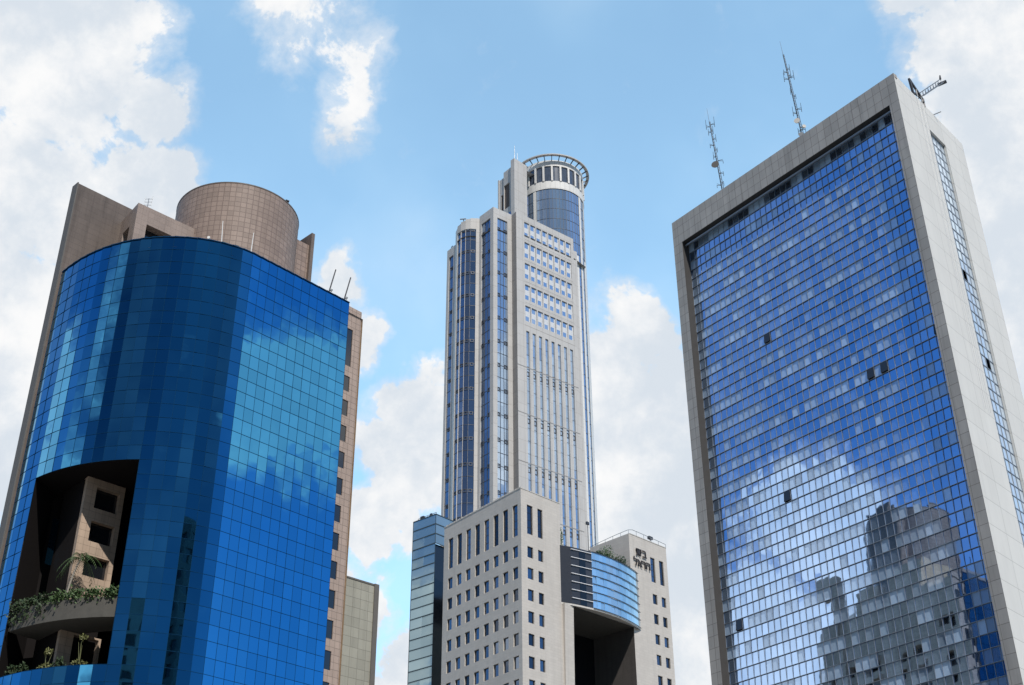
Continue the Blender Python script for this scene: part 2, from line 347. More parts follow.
# ------------------------------------------------------------------ LEFT: curved blue tower
def curve_pts(n=20):
    x = (-42.06643854, 100.02803658, 136.97260541, 47.49353645, 20.64485977, 39.55794396)
    P = [(x[0], x[1])]
    for i in range(n):
        t = (i + .5) / n; hd = R(x[2] + (x[3] - x[2]) * t + x[5] * t * (1 - t)); l = x[4] / n
        P.append((P[-1][0] + l * math.sin(hd), P[-1][1] + l * math.cos(hd)))
    return P
CV = curve_pts()
fold = CV[-1]
FA = 42.8; NF = 12; FW = 11.6 / NF
facet = [(fold[0] + math.sin(R(FA)) * FW * i, fold[1] + math.cos(R(FA)) * FW * i) for i in range(NF + 1)]
PLAN = CV + facet[1:]                      # 32 pane columns
LT = empty('office_tower', (-30, 100, 0), 'curved cobalt blue glass office tower with brown stone penthouse and drum on its roof', 'office building')
PZ = 1.3; ZT = 70.0; NR = 50
OPC = (3, 13)                              # pane columns cut away for the terrace opening
OZ0, OZ1 = 31.0, ZT - 17 * PZ              # 31.0 .. 47.9
OZ0 = ZT - 30 * PZ
g = MB(); rnd = random.Random(3)
coltilt = [rnd.gauss(0, .013) for _ in range(40)]; coltilt[14] = coltilt[17] = 0
for i in range(len(PLAN) - 1):
    a = Vector((*PLAN[i], 0)); b = Vector((*PLAN[i + 1], 0)); nin = Vector((-(b - a).y, (b - a).x, 0)).normalized()
    for j in range(NR):
        z1 = ZT - j * PZ; z0 = z1 - PZ
        if OPC[0] <= i < OPC[1] and z0 >= OZ0 - .01 and z1 <= OZ1 + .01: continue
        flat = .35 if i >= 20 else 1.
        tx = coltilt[i] * (.3 if i >= 20 else 1) + rnd.gauss(0, .0014 * flat); tz = rnd.gauss(0, .0016 * flat)
        e = (-tx - tz, tx - tz, tx + tz, -tx + tz)
        pts = [a + nin * e[0] + Vector((0, 0, z0)), b + nin * e[1] + Vector((0, 0, z0)), b + nin * e[2] + Vector((0, 0, z1)), a + nin * e[3] + Vector((0, 0, z1))]
        g.face(pts, [(i + .01, -j + .01), (i + .99, -j + .01), (i + .99, -j + .99), (i + .01, -j + .99)])
g.build('glass_curtain', M['blueglass'], LT)
g = MB()
def offs(P, k, d):
    a = Vector((*P[max(0, k - 1)], 0)); b = Vector((*P[min(len(P) - 1, k + 1)], 0)); t = (b - a).normalized(); return Vector((*P[k], 0)) + Vector((t.y, -t.x, 0)) * d
for k in range(len(PLAN)):
    segs = [(ZT - NR * PZ, ZT)]
    if OPC[0] < k < OPC[1]: segs = [(ZT - NR * PZ, OZ0), (OZ1, ZT)]
    for z0, z1 in segs: p = offs(PLAN, k, .008); g.bar(p + Vector((0, 0, z0)), p + Vector((0, 0, z1)), .024, .024)
for j in range(NR + 1):
    z = ZT - j * PZ
    for i in range(len(PLAN) - 1):
        if OPC[0] <= i < OPC[1] and OZ0 + .1 < z < OZ1 - .1: continue
        g.bar(offs(PLAN, i, .015) + Vector((0, 0, z)), offs(PLAN, i + 1, .015) + Vector((0, 0, z)), .03, .022)
g.build('glazing_joints', M['bluemull'], LT)
# coping of the curtain
g = MB()
for i in range(len(PLAN) - 1):
    g.bar(offs(PLAN, i, .0) + Vector((0, 0, ZT + .09)), offs(PLAN, i + 1, .0) + Vector((0, 0, ZT + .05)), .2, .08)
g.build('coping', M['bluemull'], LT)
# roof deck
endx, endy = PLAN[-1]
SA = 44.0
slabF = Fr(-42.30, 100.0, SA, 1)           # right-facing face of the big fin wall
back1 = slabF(17, 0, 0); neF = Fr(-14.58, 106.98, -43, 1)
back2 = neF(26, 0, 0)
body = PLAN + [(neF(0, 0, 0).x, neF(0, 0, 0).y), (back2.x, back2.y), (back1.x, back1.y)]
roofpoly(body, 69.0, 'roof', 'roof', LT)
# big slab wall on the left
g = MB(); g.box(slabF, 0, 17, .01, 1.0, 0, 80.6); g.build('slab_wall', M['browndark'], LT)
g = MB(); g.box(slabF, -.12, -.002, -.02, 1.02, 0, 80.7); g.build('slab_edge_trim', M['greyedge'], LT)
# rear (north-east) stone side with windows and recessed balconies, seen in the mirror facade
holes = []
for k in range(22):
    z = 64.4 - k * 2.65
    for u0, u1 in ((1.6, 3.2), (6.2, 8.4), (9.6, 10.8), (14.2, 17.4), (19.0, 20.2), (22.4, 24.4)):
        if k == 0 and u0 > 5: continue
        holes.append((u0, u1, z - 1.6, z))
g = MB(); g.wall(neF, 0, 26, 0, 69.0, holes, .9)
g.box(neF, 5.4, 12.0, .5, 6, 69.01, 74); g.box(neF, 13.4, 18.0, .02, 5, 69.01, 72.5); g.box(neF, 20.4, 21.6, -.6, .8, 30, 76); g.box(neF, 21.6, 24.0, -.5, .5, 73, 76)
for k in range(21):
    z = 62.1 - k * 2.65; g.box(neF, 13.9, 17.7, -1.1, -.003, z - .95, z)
g.build('rear_wall', M['tan'], LT)  # this colour carries sunlight that the shaded side does not get
g = MB(); g.wall(neF, .2, 25.9, .2, 68.8, (), .1, d=.85); g.build('rear_glazing', M['windowdark'], LT)
g = MB(); g.ribbon([(back2.x, back2.y), (back1.x, back1.y)], 0, 69); g.build('north_wall', M['brown'], LT)
# stone strip right of the curtain, with its window stack
stF = Fr(endx, endy, FA, 1)
sw = [(.10, .80, 63.2, 67.3)] + [(.10, .80, t - 1.62, t) for t in (62.1, 59.5, 56.85)] + [(.10, .80, 54.15 - 2.65 * k - 1.62, 54.15 - 2.65 * k) for k in range(12)]
g = MB(); g.wall(stF, -.3, 1.75, 0, 69.8, sw, .1, d=.12); g.face([stF(-.3, .12, 69.8), stF(1.75, .12, 69.8), stF(1.75, 1.2, 69.8), stF(-.3, 1.2, 69.8)])
g.face([stF(1.75, .12, 0), stF(1.75, 1.2, 0), stF(1.75, 1.2, 69.8), stF(1.75, .12, 69.8)]); g.build('stone_strip', M['pinkstone'], LT)
for (u0, u1, z0, z1) in sw:
    g = MB(); g.face([stF(u0, .2, z0), stF(u1, .2, z0), stF(u1, .2, z1), stF(u0, .2, z1)]); g.build('window', M['windowdark'], LT)

# penthouse block
bL = Fr(-36.30, 100.55, -38.5, -1); bR = Fr(-36.30, 100.55, 46, 1)
pent = [(bR(0, 0, 0).x, bR(0, 0, 0).y), (bR(7.4, 0, 0).x, bR(7.4, 0, 0).y), (bR(7.4, 7, 0).x, bR(7.4, 7, 0).y), (bL(9, 0, 0).x, bL(9, 0, 0).y)]
g = MB()
g.wall(bR, 0, 7.4, 69.02, 78.6, [(1.2, 3.9, 70.2, 76.6)], .9)
g.wall(bL, 0, 9, 69.02, 78.6, [(1.4, 3.0, 70.2, 76.6), (3.9, 4.9, 70.2, 75.4), (5.6, 6.6, 70.2, 74.8)], .9)
g.face([(x, y, 78.6) for x, y in pent]); g.box(bR, 7.4, 7.6, 0, 4, 69.02, 78.6)
ph = g.build('penthouse', M['brown'], LT)
g = MB(); g.wall(bR, .3, 7.2, 69.1, 78.4, (), .1, d=.88); g.wall(bL, .3, 8.8, 69.1, 78.4, (), .1, d=.88); g.build('penthouse_glazing', M['windowdark'], ph)
g = MB()
for zz in (72.6, 73.6, 74.6): g.tube(bR(1.22, .3, zz), bR(3.88, .3, zz), .05)
g.build('guard_rails', M['steel'], ph)
# drum
dc = (-29.04, 110.69); DR = 6.39
g = MB(); n = 72; pl = [(dc[0] + DR * math.cos(2 * math.pi * k / n), dc[1] + DR * math.sin(2 * math.pi * k / n)) for k in range(n + 1)]
g.ribbon(pl, 69.02, 84, smooth=True); g.face([(x, y, 84) for x, y in pl[:-1]])
drum = g.build('drum', M['drum'], LT)
g = MB()
for r, z0, z1 in ((DR + .03, 83.9, 84.04),):
    pl = [(dc[0] + r * math.cos(2 * math.pi * k / n), dc[1] + r * math.sin(2 * math.pi * k / n)) for k in range(n + 1)]
    g.ribbon(pl, z0, z1); g.face([(x, y, z1) for x, y in pl[:-1]]); g.face([(x, y, z0) for x, y in pl[:-1]])
g.build('drum_rim', M['browndark'], drum)
g = MB(); wF = Fr(-23.2, 111.4, 44, 1); g.box(wF, -1, 2.2, 0, 4, 69.02, 82.2); g.build('stair_wing', M['drum'], LT)
g = MB(); g.box(wF, 2.2, 2.6, -.35, 5, 69.02, 83.7); g.build('stair_fin', M['browndark'], LT)

# terrace opening: dark cavity, stone core, balcony
def inner(k0, k1, d, P=CV):
    return [tuple(offs(P, k, -d))[:2] for k in range(k0, k1 + 1)]
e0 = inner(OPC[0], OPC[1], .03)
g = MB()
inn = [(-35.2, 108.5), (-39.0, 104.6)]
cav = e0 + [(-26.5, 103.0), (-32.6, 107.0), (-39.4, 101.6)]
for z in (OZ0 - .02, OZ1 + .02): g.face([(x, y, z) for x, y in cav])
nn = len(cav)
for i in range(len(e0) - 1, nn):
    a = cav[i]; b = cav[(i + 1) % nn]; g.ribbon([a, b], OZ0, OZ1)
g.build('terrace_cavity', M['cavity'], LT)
cR = Fr(-35.35, 97.6, 45, 1); cL = Fr(-35.35, 97.6, -38, -1)
g = MB()
wz = [(45.35, 47.2), (42.45, 44.2), (39.5, 41.25)]
for z0, z1, ww in ((36.4, OZ1, True), (OZ0, 34.75, False)):
    hR = [(.95, 3.1, a, b) for a, b in wz] if ww else [(1.15, 3.3, 32.4, 34.6)]
    hL = [(.75, 2.1, a, b) for a, b in wz] if ww else [(.8, 3.0, 32.4, 34.6)]
    g = MB(); g.wall(cR, 0, 3.5, z0, z1, hR, .5); g.wall(cL, 0, 3.2, z0, z1, hL, .5)
    q = g.build('stair_core', M['corestone'], LT)
    if ww: core = q
for a, b in wz:
    g = MB(); g.face([cR(.95, .42, a), cR(3.1, .42, a), cR(3.1, .45, b), cR(.95, .45, b)]); g.build('window', M['windowdark'], core); g = MB()
    g.face([cL(.75, .45, a), cL(2.1, .45, a), cL(2.1, .45, b), cL(.75, .45, b)]); q = g.build('window', M['windowdark'], core)
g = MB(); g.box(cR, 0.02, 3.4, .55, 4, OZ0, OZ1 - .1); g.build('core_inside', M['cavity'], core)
g = MB(); o1 = inner(OPC[0], OPC[1], .25); o2 = inner(OPC[0], OPC[1], 3.6); pl = o1 + o2[::-1]
g.prism(pl, 34.75, 36.35); g.build('balcony', M['soffit'], LT)
# glass return inside the opening
rF = Fr(CV[4][0] + .6, CV[4][1] + 2.3, 40, 1)
g = MB(); g.face([rF(0, 0, 41), rF(.6, 0, 41), rF(.6, 0, 45), rF(0, 0, 45)], [(.1, .1), (.9, .1), (.9, .9), (.1, .9)]); g.build('inner_glass', M['blueglass'], LT)

def leaves(m, c, rad, n, size, rnd, droop=0.):
    for _ in range(n):
        d = Vector((rnd.gauss(0, 1), rnd.gauss(0, 1), rnd.gauss(0, .8))); d.normalize(); p = Vector(c) + Vector((d.x * rad[0], d.y * rad[1], d.z * rad[2])) * rnd.random() ** .5
        if droop: p.z -= droop * rnd.random() ** 2
        a = Vector((rnd.gauss(0, 1), rnd.gauss(0, 1), rnd.gauss(0, 1))).normalized(); b = a.orthogonal().normalized(); s = size * rnd.uniform(.6, 1.4)
        m.face([p, p + a * s * .5 + b * s * .28, p + a * s, p + a * s * .5 - b * s * .28])
rnd = random.Random(11)
places = ['at the far left end of the upper terrace', 'second from the left on the upper terrace ledge', 'left of the palm on the upper terrace ledge', 'under the palm on the upper terrace ledge', 'right of the palm on the upper terrace ledge', 'near the right end of the upper terrace ledge', 'at the far right end of the upper terrace']
for k in range(7):
    s = OPC[0] + .55 + k * (OPC[1] - OPC[0] - 1.1) / 6; i = int(s); f = s - i
    p = offs(CV, i, -.45).lerp(offs(CV, i + 1, -.45), f); p.z = 36.36
    if k == 0: p = p + Vector((.1, -.25, 0))
    e = empty('trailing_shrub', p, 'trailing green shrub ' + places[k], 'shrub', 'shrubs along the upper terrace of the blue tower')
    m = MB(); dr = 1.6 if k < 3 else .7
    leaves(m, p + Vector((0, -.1, .45 + .15 * rnd.random())), (.8, .42, .45), 260, .27, rnd, dr); m.build('foliage', M['leafdark' if k < 3 else 'leaf'], e)
    m = MB()
    for t in range(5): m.tube(p + Vector((rnd.uniform(-.4, .4), 0, 0)), p + Vector((rnd.uniform(-.6, .6), -.1, rnd.uniform(.5, .9))), .03, .01, 5)
    m.build('stem', M['bark'], e)
# palm
pc = Vector((-35.0, 96.6, 36.36)); e = empty('palm_tree', pc, 'small palm with thin pale trunk on the upper terrace of the blue tower', 'palm')
m = MB(); q = pc.copy()
for t in range(8):
    q2 = pc + Vector((.02 * t * t * .6, 0, .48 * (t + 1))); m.tube(q, q2, .10 - .005 * t, .095 - .005 * t, 8); q = q2
m.build('trunk', M['bark'], e); m = MB()
for t in range(13):
    a = t * 2.4 + .3; ln = rnd.uniform(1.3, 1.9); up = rnd.uniform(.2, 1.1); pr = q.copy()
    for s in range(1, 13):
        f = s / 12; p = q + Vector((math.cos(a) * ln * f, math.sin(a) * ln * f, up * f * 1.6 - 2.0 * f * f)); dd = (p - pr).normalized(); sd = dd.cross(Vector((0, 0, 1))).normalized()
        m.tube(pr, p, .015, .012, 4)
        for sg in (-1, 1):
            tip = p + sd * sg * .42 * (1 - .5 * f) + Vector((0, 0, -.22)) + dd * .18; m.face([p, p + dd * .06, tip, p - dd * .02])
        pr = p
m.build('fronds', M['leaf'], e)
# lower terrace plants
lows = ['leftmost, in front of the grey box', 'left of the lower stone pier', 'in front of the lower stone pier', 'right of the lower stone pier', 'tallest one near the right edge']
for k in range(5):
    s = OPC[0] + 1.0 + [0, 1.3, 3.7, 4.9, 6.6][k]; i = int(s); p = offs(CV, i, -.6).lerp(offs(CV, i + 1, -.6), s - i); p.z = OZ0
    h_ = [.9, .8, 1.6, .7, 2.6][k]
    e = empty('terrace_plant', p, 'spindly plant on the lower terrace, ' + lows[k], 'plant', 'plants on the lower terrace of the blue tower')
    m = MB()
    for t in range(4): m.tube(p, p + Vector((rnd.uniform(-.35, .35), rnd.uniform(-.1, .1), h_ * rnd.uniform(.6, 1))), .03, .012, 5)
    m.build('stem', M['leafyellow'], e); m = MB(); leaves(m, p + Vector((0, 0, h_ * .9)), (.35, .3, .25), 70, .2, rnd); leaves(m, p + Vector((0, 0, .3)), (.6, .3, .3), 120, .2, rnd); m.build('foliage', M['leafyellow' if k in (2, 4) else 'leafdark'], e)

# roof furniture of the left tower
def mast(name, base, h, label, cat, group=None, lean=(0, 0), arms=3, fs=1., mat='steel'):
    e = empty(name, base, label, cat, group); b = Vector(base); m = MB(); top = b + Vector((lean[0], lean[1], h)); m.tube(b, top, .05 * fs, .03 * fs, 6); m.build('pole', M[mat], e)
    for k in range(arms):
        m = MB(); p = b.lerp(top, .45 + .5 * k / max(1, arms - 1)); L = .35 * fs; m.tube(p - Vector((L, 0, 0)), p + Vector((L, 0, 0)), .02 * fs, n=5); m.tube(p + Vector((L, 0, -.1)), p + Vector((L, 0, .4 * fs)), .02 * fs, n=5); m.tube(p + Vector((-L, 0, -.1)), p + Vector((-L, 0, .3 * fs)), .02 * fs, n=5); m.build('crossarm', M[mat], e)
    return e
p = bR(1.25, .6, 78.6); mast('roof_antenna', p, 1.5, 'tiny whip antenna standing on the brown penthouse of the blue tower', 'antenna', arms=3)
def polelight(u, label):
    p = Vector((*facet[0], 0)).lerp(Vector((*facet[-1], 0)), u) + Vector((-.3, .3, ZT + .12))
    e = empty('lightning_rod', p, label, 'rod', 'rods on the edge of the blue tower roof'); m = MB(); m.tube(p, p + Vector((.55, .0, 2.9)), .07, .06, 8); m.build('rod', M['darksteel'], e)
    m = MB(); m.tube(p + Vector((.25, -.05, .35)), p + Vector((.33, -.05, .55)), .11, .11, 8); m.build('clamp', M['steel'], e)
    m = MB(); m.tube(p + Vector((0, 0, -.1)), p + Vector((0, 0, .12)), .14, .14, 8); m.build('foot', M['darksteel'], e)
polelight(.80, 'dark slanted rod on the blue tower roof edge, the left one of the pair'); polelight(.965, 'dark slanted rod at the right corner of the blue tower roof')
# cleaning davit rail
p0 = Vector((*CV[17], ZT + .25)) + Vector((-.1, .5, 0)); p1 = Vector((*CV[20], ZT + .25)) + Vector((-.3, .4, 0))
e = empty('cleaning_cradle', p0, 'green rail with two upright pale rods on the edge of the blue tower roof', 'cleaning cradle')
m = MB(); m.bar(p0, p1, .12, .12); m.bar(p0 + Vector((0, 0, .28)), p1 + Vector((0, 0, .28)), .06, .06)
for t in range(6): q = p0.lerp(p1, t / 5); m.bar(q, q + Vector((0, 0, .28)), .05, .05)
m.build('rail', plain('green_paint', (.10, .16, .09), .5), e)
m = MB(); m.tube(p0, p0 + Vector((-.15, .0, 2.6)), .05, .03, 6); m.build('upright_rod', M['white'], e)
m = MB(); m.tube(p1, p1 + Vector((.05, .0, 2.4)), .05, .03, 6); m.build('upright_rod', M['white'], e)
m = MB(); q = p0.lerp(p1, .5); m.box(Fr(q.x, q.y, 60, 1), -.2, .2, -.15, .15, q.z, q.z + .35); m.build('motor', M['darksteel'], e)
q = Vector((*CV[16], ZT + .12)) + Vector((-.2, .3, 0)); e = empty('roof_lamp', q, 'small pale lamp on the blue tower roof edge left of the green cleaning rail', 'lamp')
m = MB(); m.tube(q, q + Vector((0, 0, .35)), .05); m.build('stem', M['darksteel'], e); m = MB(); m.tube(q + Vector((0, -.12, .4)), q + Vector((0, .12, .4)), .14, .1, 9); m.build('lamp_head', M['white'], e)
q = Vector((dc[0] + 5.6, dc[1] - 2.6, 84.05)); e = empty('roof_lamp', q, 'tiny dark lamp on the rim of the brown drum, right side', 'lamp')
m = MB(); m.tube(q, q + Vector((0, 0, .3)), .05); m.build('stem', M['darksteel'], e); m = MB(); m.tube(q + Vector((-.15, -.1, .38)), q + Vector((.15, .1, .38)), .13, .13, 9); m.build('lamp_head', M['darksteel'], e)

# ------------------------------------------------------------------ grey tiled block behind the left tower
GF = Fr(-22.0, 137.3, 46.5, 1)
GT = empty('office_block', GF(0, 0, 0), 'low grey-green tiled block rising behind the right side of the blue glass tower', 'building')
g = MB(); g.box(GF, 0, 8.0, 0, 14, 0, 55); g.build('wall', M['greytile'], GT)
g = MB(); g.box(GF, 8.0, 8.65, -.12, 14, 0, 55.25); g.build('edge_pier', M['greyedge'], GT)
g = MB(); g.box(GF, -.1, 7.99, -.06, .5, 55.0, 55.2); g.build('coping', M['greyedge'], GT)

# ------------------------------------------------------------------ MIDDLE FRONT: pale stone building with the bay
A0 = (1.2, 187.94)
sR = Fr(*A0, 45.6, 1); sL = Fr(*A0, -38.8, -1)
ST = empty('office_building', (*A0, 0), 'pale stone office building with square windows and a curved glass bay over a dark recess', 'office building')
ZS = 88.0
colsL = [.84 + 2.455 * k for k in range(8)]; rows = [78.58 - 3.5 * k for k in range(11)]
def slot(b, top, cut): return (b, b + 1.28, top - cut, top)
HL = [(u, u + 1.27, 80.2, 85.55) for u in colsL] + [(u, u + 1.27, z - 1.92, z) for u in colsL for z in rows[:8]]
HR = [(1.35, 2.62, 80.65, 85.6), (3.72, 4.85, 80.65, 85.6)] + [(u0, u1, z - 1.85, z) for u0, u1 in ((1.35, 2.62), (3.72, 4.85)) for z in rows[:8]]
HW = [(31.25, 32.45, 80.4, 84.85), (33.6, 34.75, 80.4, 84.85)] + [(u0, u1, z - 1.75, z) for u0, u1 in ((31.3, 32.5), (33.65, 34.8)) for z in [78.25 - 3.5 * k for k in range(8)]]
DEP = .36
g = MB()
g.wall(sL, 0, 20.6, 0, ZS, HL, DEP)
g.wall(sR, 0, 8.9, 0, ZS, HR, DEP)
g.wall(sR, 27.3, 35.75, 0, 87.7, HW, DEP)
# under the bay: lower front wall with the tall recess
g.wall(sR, 8.9, 27.3, 0, 71.15, [(10.9, 25.9, 0, 71.15)], .02)
# sides and back
g.face([sR(8.9, 0, 71.2), sR(8.9, 12, 71.2), sR(8.9, 12, ZS), sR(8.9, 0, ZS)])
g.face([sR(25.9, 0, 80.9), sR(25.9, 9, 80.9), sR(25.9, 9, 87.7), sR(25.9, 0, 87.7)]); g.wall(sR, 25.9, 27.3, 80.9, 87.7)
g.face([sR(35.75, 0, 0), sR(35.75, 12, 0), sR(35.75, 12, 87.7), sR(35.75, 0, 87.7)])
e1 = sL(20.6, 0, 0); g.face([e1, sR(8.9, 20, 0), sR(8.9, 20, ZS), sL(20.6, 0, ZS)]); g.wall(sR, 8.9, 35.75, 0, 80.5, (), .1, d=12)
g.build('wall', M['stone'], ST)
g = MB(); g.face([sL(0, 0, ZS - .4), sL(20.6, 0, ZS - .4), sR(8.9, 20, ZS - .4), sR(8.9, 0, ZS - .4)]); g.face([sR(8.9, 0, 80.4), sR(27.3, 0, 80.4), sR(27.3, 12, 80.4), sR(8.9, 12, 80.4)]); g.face([sR(25.9, 0, 87.3), sR(35.7, 0, 87.3), sR(35.7, 12, 87.3), sR(25.9, 12, 87.3)]); g.build('roof', M['roof'], ST)
for a_, b_ in ((sL(-.05, .1, ZS + .06), sL(20.7, .1, ZS + .06)), (sR(.12, .1, ZS + .06), sR(8.95, .1, ZS + .06)), (sR(26.2, .1, 87.76), sR(35.8, .1, 87.76))):
    g = MB(); g.bar(a_, b_, .32, .12); g.build('coping', M['stonecap'], ST)
g = MB()
for k in range(19): q = sL(.6 + k * 1.1, .35, ZS); g.box(Fr(q.x, q.y, -38.8, -1), -.09, .09, -.09, .09, ZS + .12, ZS + .5)
g.tube(sL(.3, .35, ZS + .5), sL(20.4, .35, ZS + .5), .04); g.build('roof_rail', M['stonecap'], ST)
# windows: frame + pane each
def window(fr, h, parent, d, mat='windowblue', mull=True, bars=1):
    a, b, c, e_ = h; t = .11
    m = MB()
    m.box(fr, a, a + t, d - .06, d + .02, c, e_); m.box(fr, b - t, b, d - .06, d + .02, c, e_)
    m.box(fr, a + t, b - t, d - .06, d + .02, c, c + t); m.box(fr, a + t, b - t, d - .06, d + .02, e_ - t, e_)
    for k in range(bars): z = c + (e_ - c) * (k + 1) / (bars + 1); m.box(fr, a + t, b - t, d - .05, d + .01, z - .025, z + .025)
    f = m.build('window', M['frame'], parent)
    m = MB(); s = hash((round(a, 1), round(c, 1))) % 97
    m.face([fr(a + t, d - .012, c + t), fr(b - t, d - .012, c + t), fr(b - t, d - .012, e_ - t), fr(a + t, d - .012, e_ - t)], [(s + .1, .1), (s + .9, .1), (s + .9, .9), (s + .1, .9)])
    m.build('pane', M[mat], f)
for h in HL: window(sL, h, ST, DEP - .1, bars=3 if h[3] - h[2] > 3 else 0)
for h in HR: window(sR, h, ST, DEP - .1, bars=3 if h[3] - h[2] > 3 else 0)
for h in HW: window(sR, h, ST, DEP - .1, bars=3 if h[3] - h[2] > 3 else 0)
# recess interior, its shade put into dark wall colours
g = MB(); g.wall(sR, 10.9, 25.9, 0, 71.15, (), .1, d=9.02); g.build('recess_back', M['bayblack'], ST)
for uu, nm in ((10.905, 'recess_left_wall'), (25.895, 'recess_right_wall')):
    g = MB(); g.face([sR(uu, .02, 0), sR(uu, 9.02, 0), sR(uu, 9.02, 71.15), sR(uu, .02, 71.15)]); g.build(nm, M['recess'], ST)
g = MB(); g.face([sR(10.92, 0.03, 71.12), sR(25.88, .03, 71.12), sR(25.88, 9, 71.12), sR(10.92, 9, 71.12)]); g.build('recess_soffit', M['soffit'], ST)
# bay plan: flat dark part, then curved glass
def bow(u): return -1.75 * math.sin(math.pi * min(1, max(0, (u - 8.7) / 18.9))) ** .8
us = [8.7, 10.5, 12.3, 14.5]; DK = [(sR(u, bow(u), 0).x, sR(u, bow(u), 0).y) for u in us]
ug = [14.5 + 13.0 * k / 16 for k in range(17)]; GL = [(sR(u, bow(u), 0).x, sR(u, bow(u), 0).y) for u in ug]
BZ0, BZ1 = 71.25, 80.75
g = MB(); g.ribbon(DK, BZ0, BZ1); g.ribbon([DK[0], tuple(sR(8.7, .5, 0))[:2]], BZ0, BZ1); g.build('bay_dark_panel', M['baydark'], ST)
g = MB(); g.ribbon([tuple(sR(12.0, bow(12.0) - .03, 0))[:2], tuple(sR(13.2, bow(13.2) - .03, 0))[:2]], BZ0, BZ1 - .3); g.build('bay_dark_window', M['bayblack'], ST)
g = MB()
for i in range(16):
    for j in range(7):
        z0 = BZ0 + (BZ1 - BZ0) * j / 7; z1 = BZ0 + (BZ1 - BZ0) * (j + 1) / 7; a, b = GL[i], GL[i + 1]; q = rnd.gauss(0, .03)
        g.face([(*a, z0), (*b, z0), (b[0], b[1] + q, z1), (a[0], a[1] + q, z1)], [(i + .1, j + .1), (i + .9, j + .1), (i + .9, j + .9), (i + .1, j + .9)])
g.build('bay_glass', M['bay'], ST)
for j in range(8):
    z = BZ0 + (BZ1 - BZ0) * j / 7; g = MB()
    for i in range(16): g.bar((*offs(GL, i, .12).xy, z), (*offs(GL, i + 1, .12).xy, z), .12, .05)
    g.build('bay_fin', M['bayline'], ST)
    if 0 < j: 
        g = MB(); g.bar((*sR(10.4, bow(10.4) - .12, 0).xy, z - .4), (*sR(14.4, bow(14.4) - .12, 0).xy, z - .4), .2, .09); g.build('bay_blade', M['bayfin'], ST)
g = MB(); bp = DK + GL[1:]
g.face([(*p_, BZ0 - .02) for p_ in bp] + [tuple(sR(27.5, .02, BZ0 - .02)), tuple(sR(8.7, .02, BZ0 - .02))]); gt = MB(); gt.face([(*p_, BZ1 + .02) for p_ in bp] + [tuple(sR(27.5, .02, BZ1 + .02)), tuple(sR(8.7, .02, BZ1 + .02))])
gt.build('bay_roof', M['roof'], ST); g.ribbon(bp, BZ0 - .3, BZ0 - .03); g.build('bay_floor', M['stonecap'], ST)
# curved buttress beneath the bay's left end
g = MB(); pr = None
for k in range(13):
    z = 71.1 - k * 2.6; u = 8.9 + 2.0 * min(1, k / 12) ** 2 * 0 ; d_ = -.5 * (1 - k / 12) ** 1.4
    if pr: g.face([sR(8.95, pr[1], pr[0]), sR(10.95, pr[1], pr[0]), sR(10.95, d_ - .005, z), sR(8.95, d_ - .005, z)]); g.face([sR(10.95, pr[1], pr[0]), sR(10.95, 0, pr[0]), sR(10.95, 0, z), sR(10.95, d_ - .005, z)]); g.face([sR(8.95, pr[1], pr[0]), sR(8.95, 0, pr[0]), sR(8.95, 0, z), sR(8.95, d_ - .005, z)])
    pr = (z, d_ - .005)
g.build('buttress', M['stone'], ST)
# glass annex at the left
AF1 = Fr(-13.55, 209.2, -49.2, -1); AF2 = Fr(-13.55, 209.2, 42, 1); AZ = 93.0
g = MB(); g2 = MB(); g3 = MB()
for F_, W_, n_ in ((AF1, 5.55, 2), (AF2, 5.2, 3)):
    for i in range(n_):
        for j in range(44 if F_ is AF1 else 3):
            z1 = AZ - .1 - j * 1.8; q = rnd.gauss(0, .006); a = W_ * i / n_; b = W_ * (i + 1) / n_
            g.face([F_(a, 0, z1 - 1.8), F_(b, 0, z1 - 1.8), F_(b, q, z1), F_(a, q, z1)], [(i + .1, -j + .1), (i + .9, -j + .1), (i + .9, -j + .9), (i + .1, -j + .9)])
    for j in range(45 if F_ is AF1 else 4): z1 = AZ - .1 - j * 1.8; g2.box(F_, 0, W_, -.08, -.002, z1 - .07, z1 + .07)
    for i in (0, n_): g2.box(F_, W_ * i / n_ - .03, W_ * i / n_ + .03, -.05, -.001, 8 if F_ is AF1 else AZ - 5.5, AZ - .1)
g.build('annex_glass', M['annex'], ST); g2.build('annex_mullions', M['annexline'], ST)
g = MB(); g.face([AF1(0, 0, AZ - .05), AF1(5.55, 0, AZ - .05), AF1(5.55, 5, AZ - .05), AF2(5.2, 0, AZ - .05)]); g.build('annex_roof', M['annexline'], ST)
g = MB(); g.wall(AF2, 0.02, 5.2, 0, AZ - 5.5, (), .1, d=.3); g.build('gap_shade_sheet', M['bayblack'], ST)  # black sheet stands in for the shade deep between annex and stone
# roof clutter on annex
q = AF1(3.2, .6, AZ); e = empty('roof_railing', q, 'low dark railing with small fittings on the glass annex roof left of the stone building', 'railing')
m = MB(); m.tube(AF1(.4, .5, AZ + .5), AF1(4.9, .5, AZ + .5), .04)
for k in range(9): m.tube(AF1(.4 + k * .56, .5, AZ), AF1(.4 + k * .56, .5, AZ + .5), .04)
m.build('rail', M['darksteel'], e); m = MB(); m.box(AF1, 3.6, 4.4, .5, 1.0, AZ, AZ + .8); m.box(AF1, 1.6, 2.0, .5, .8, AZ, AZ + .7); m.build('fittings', M['darksteel'], e)
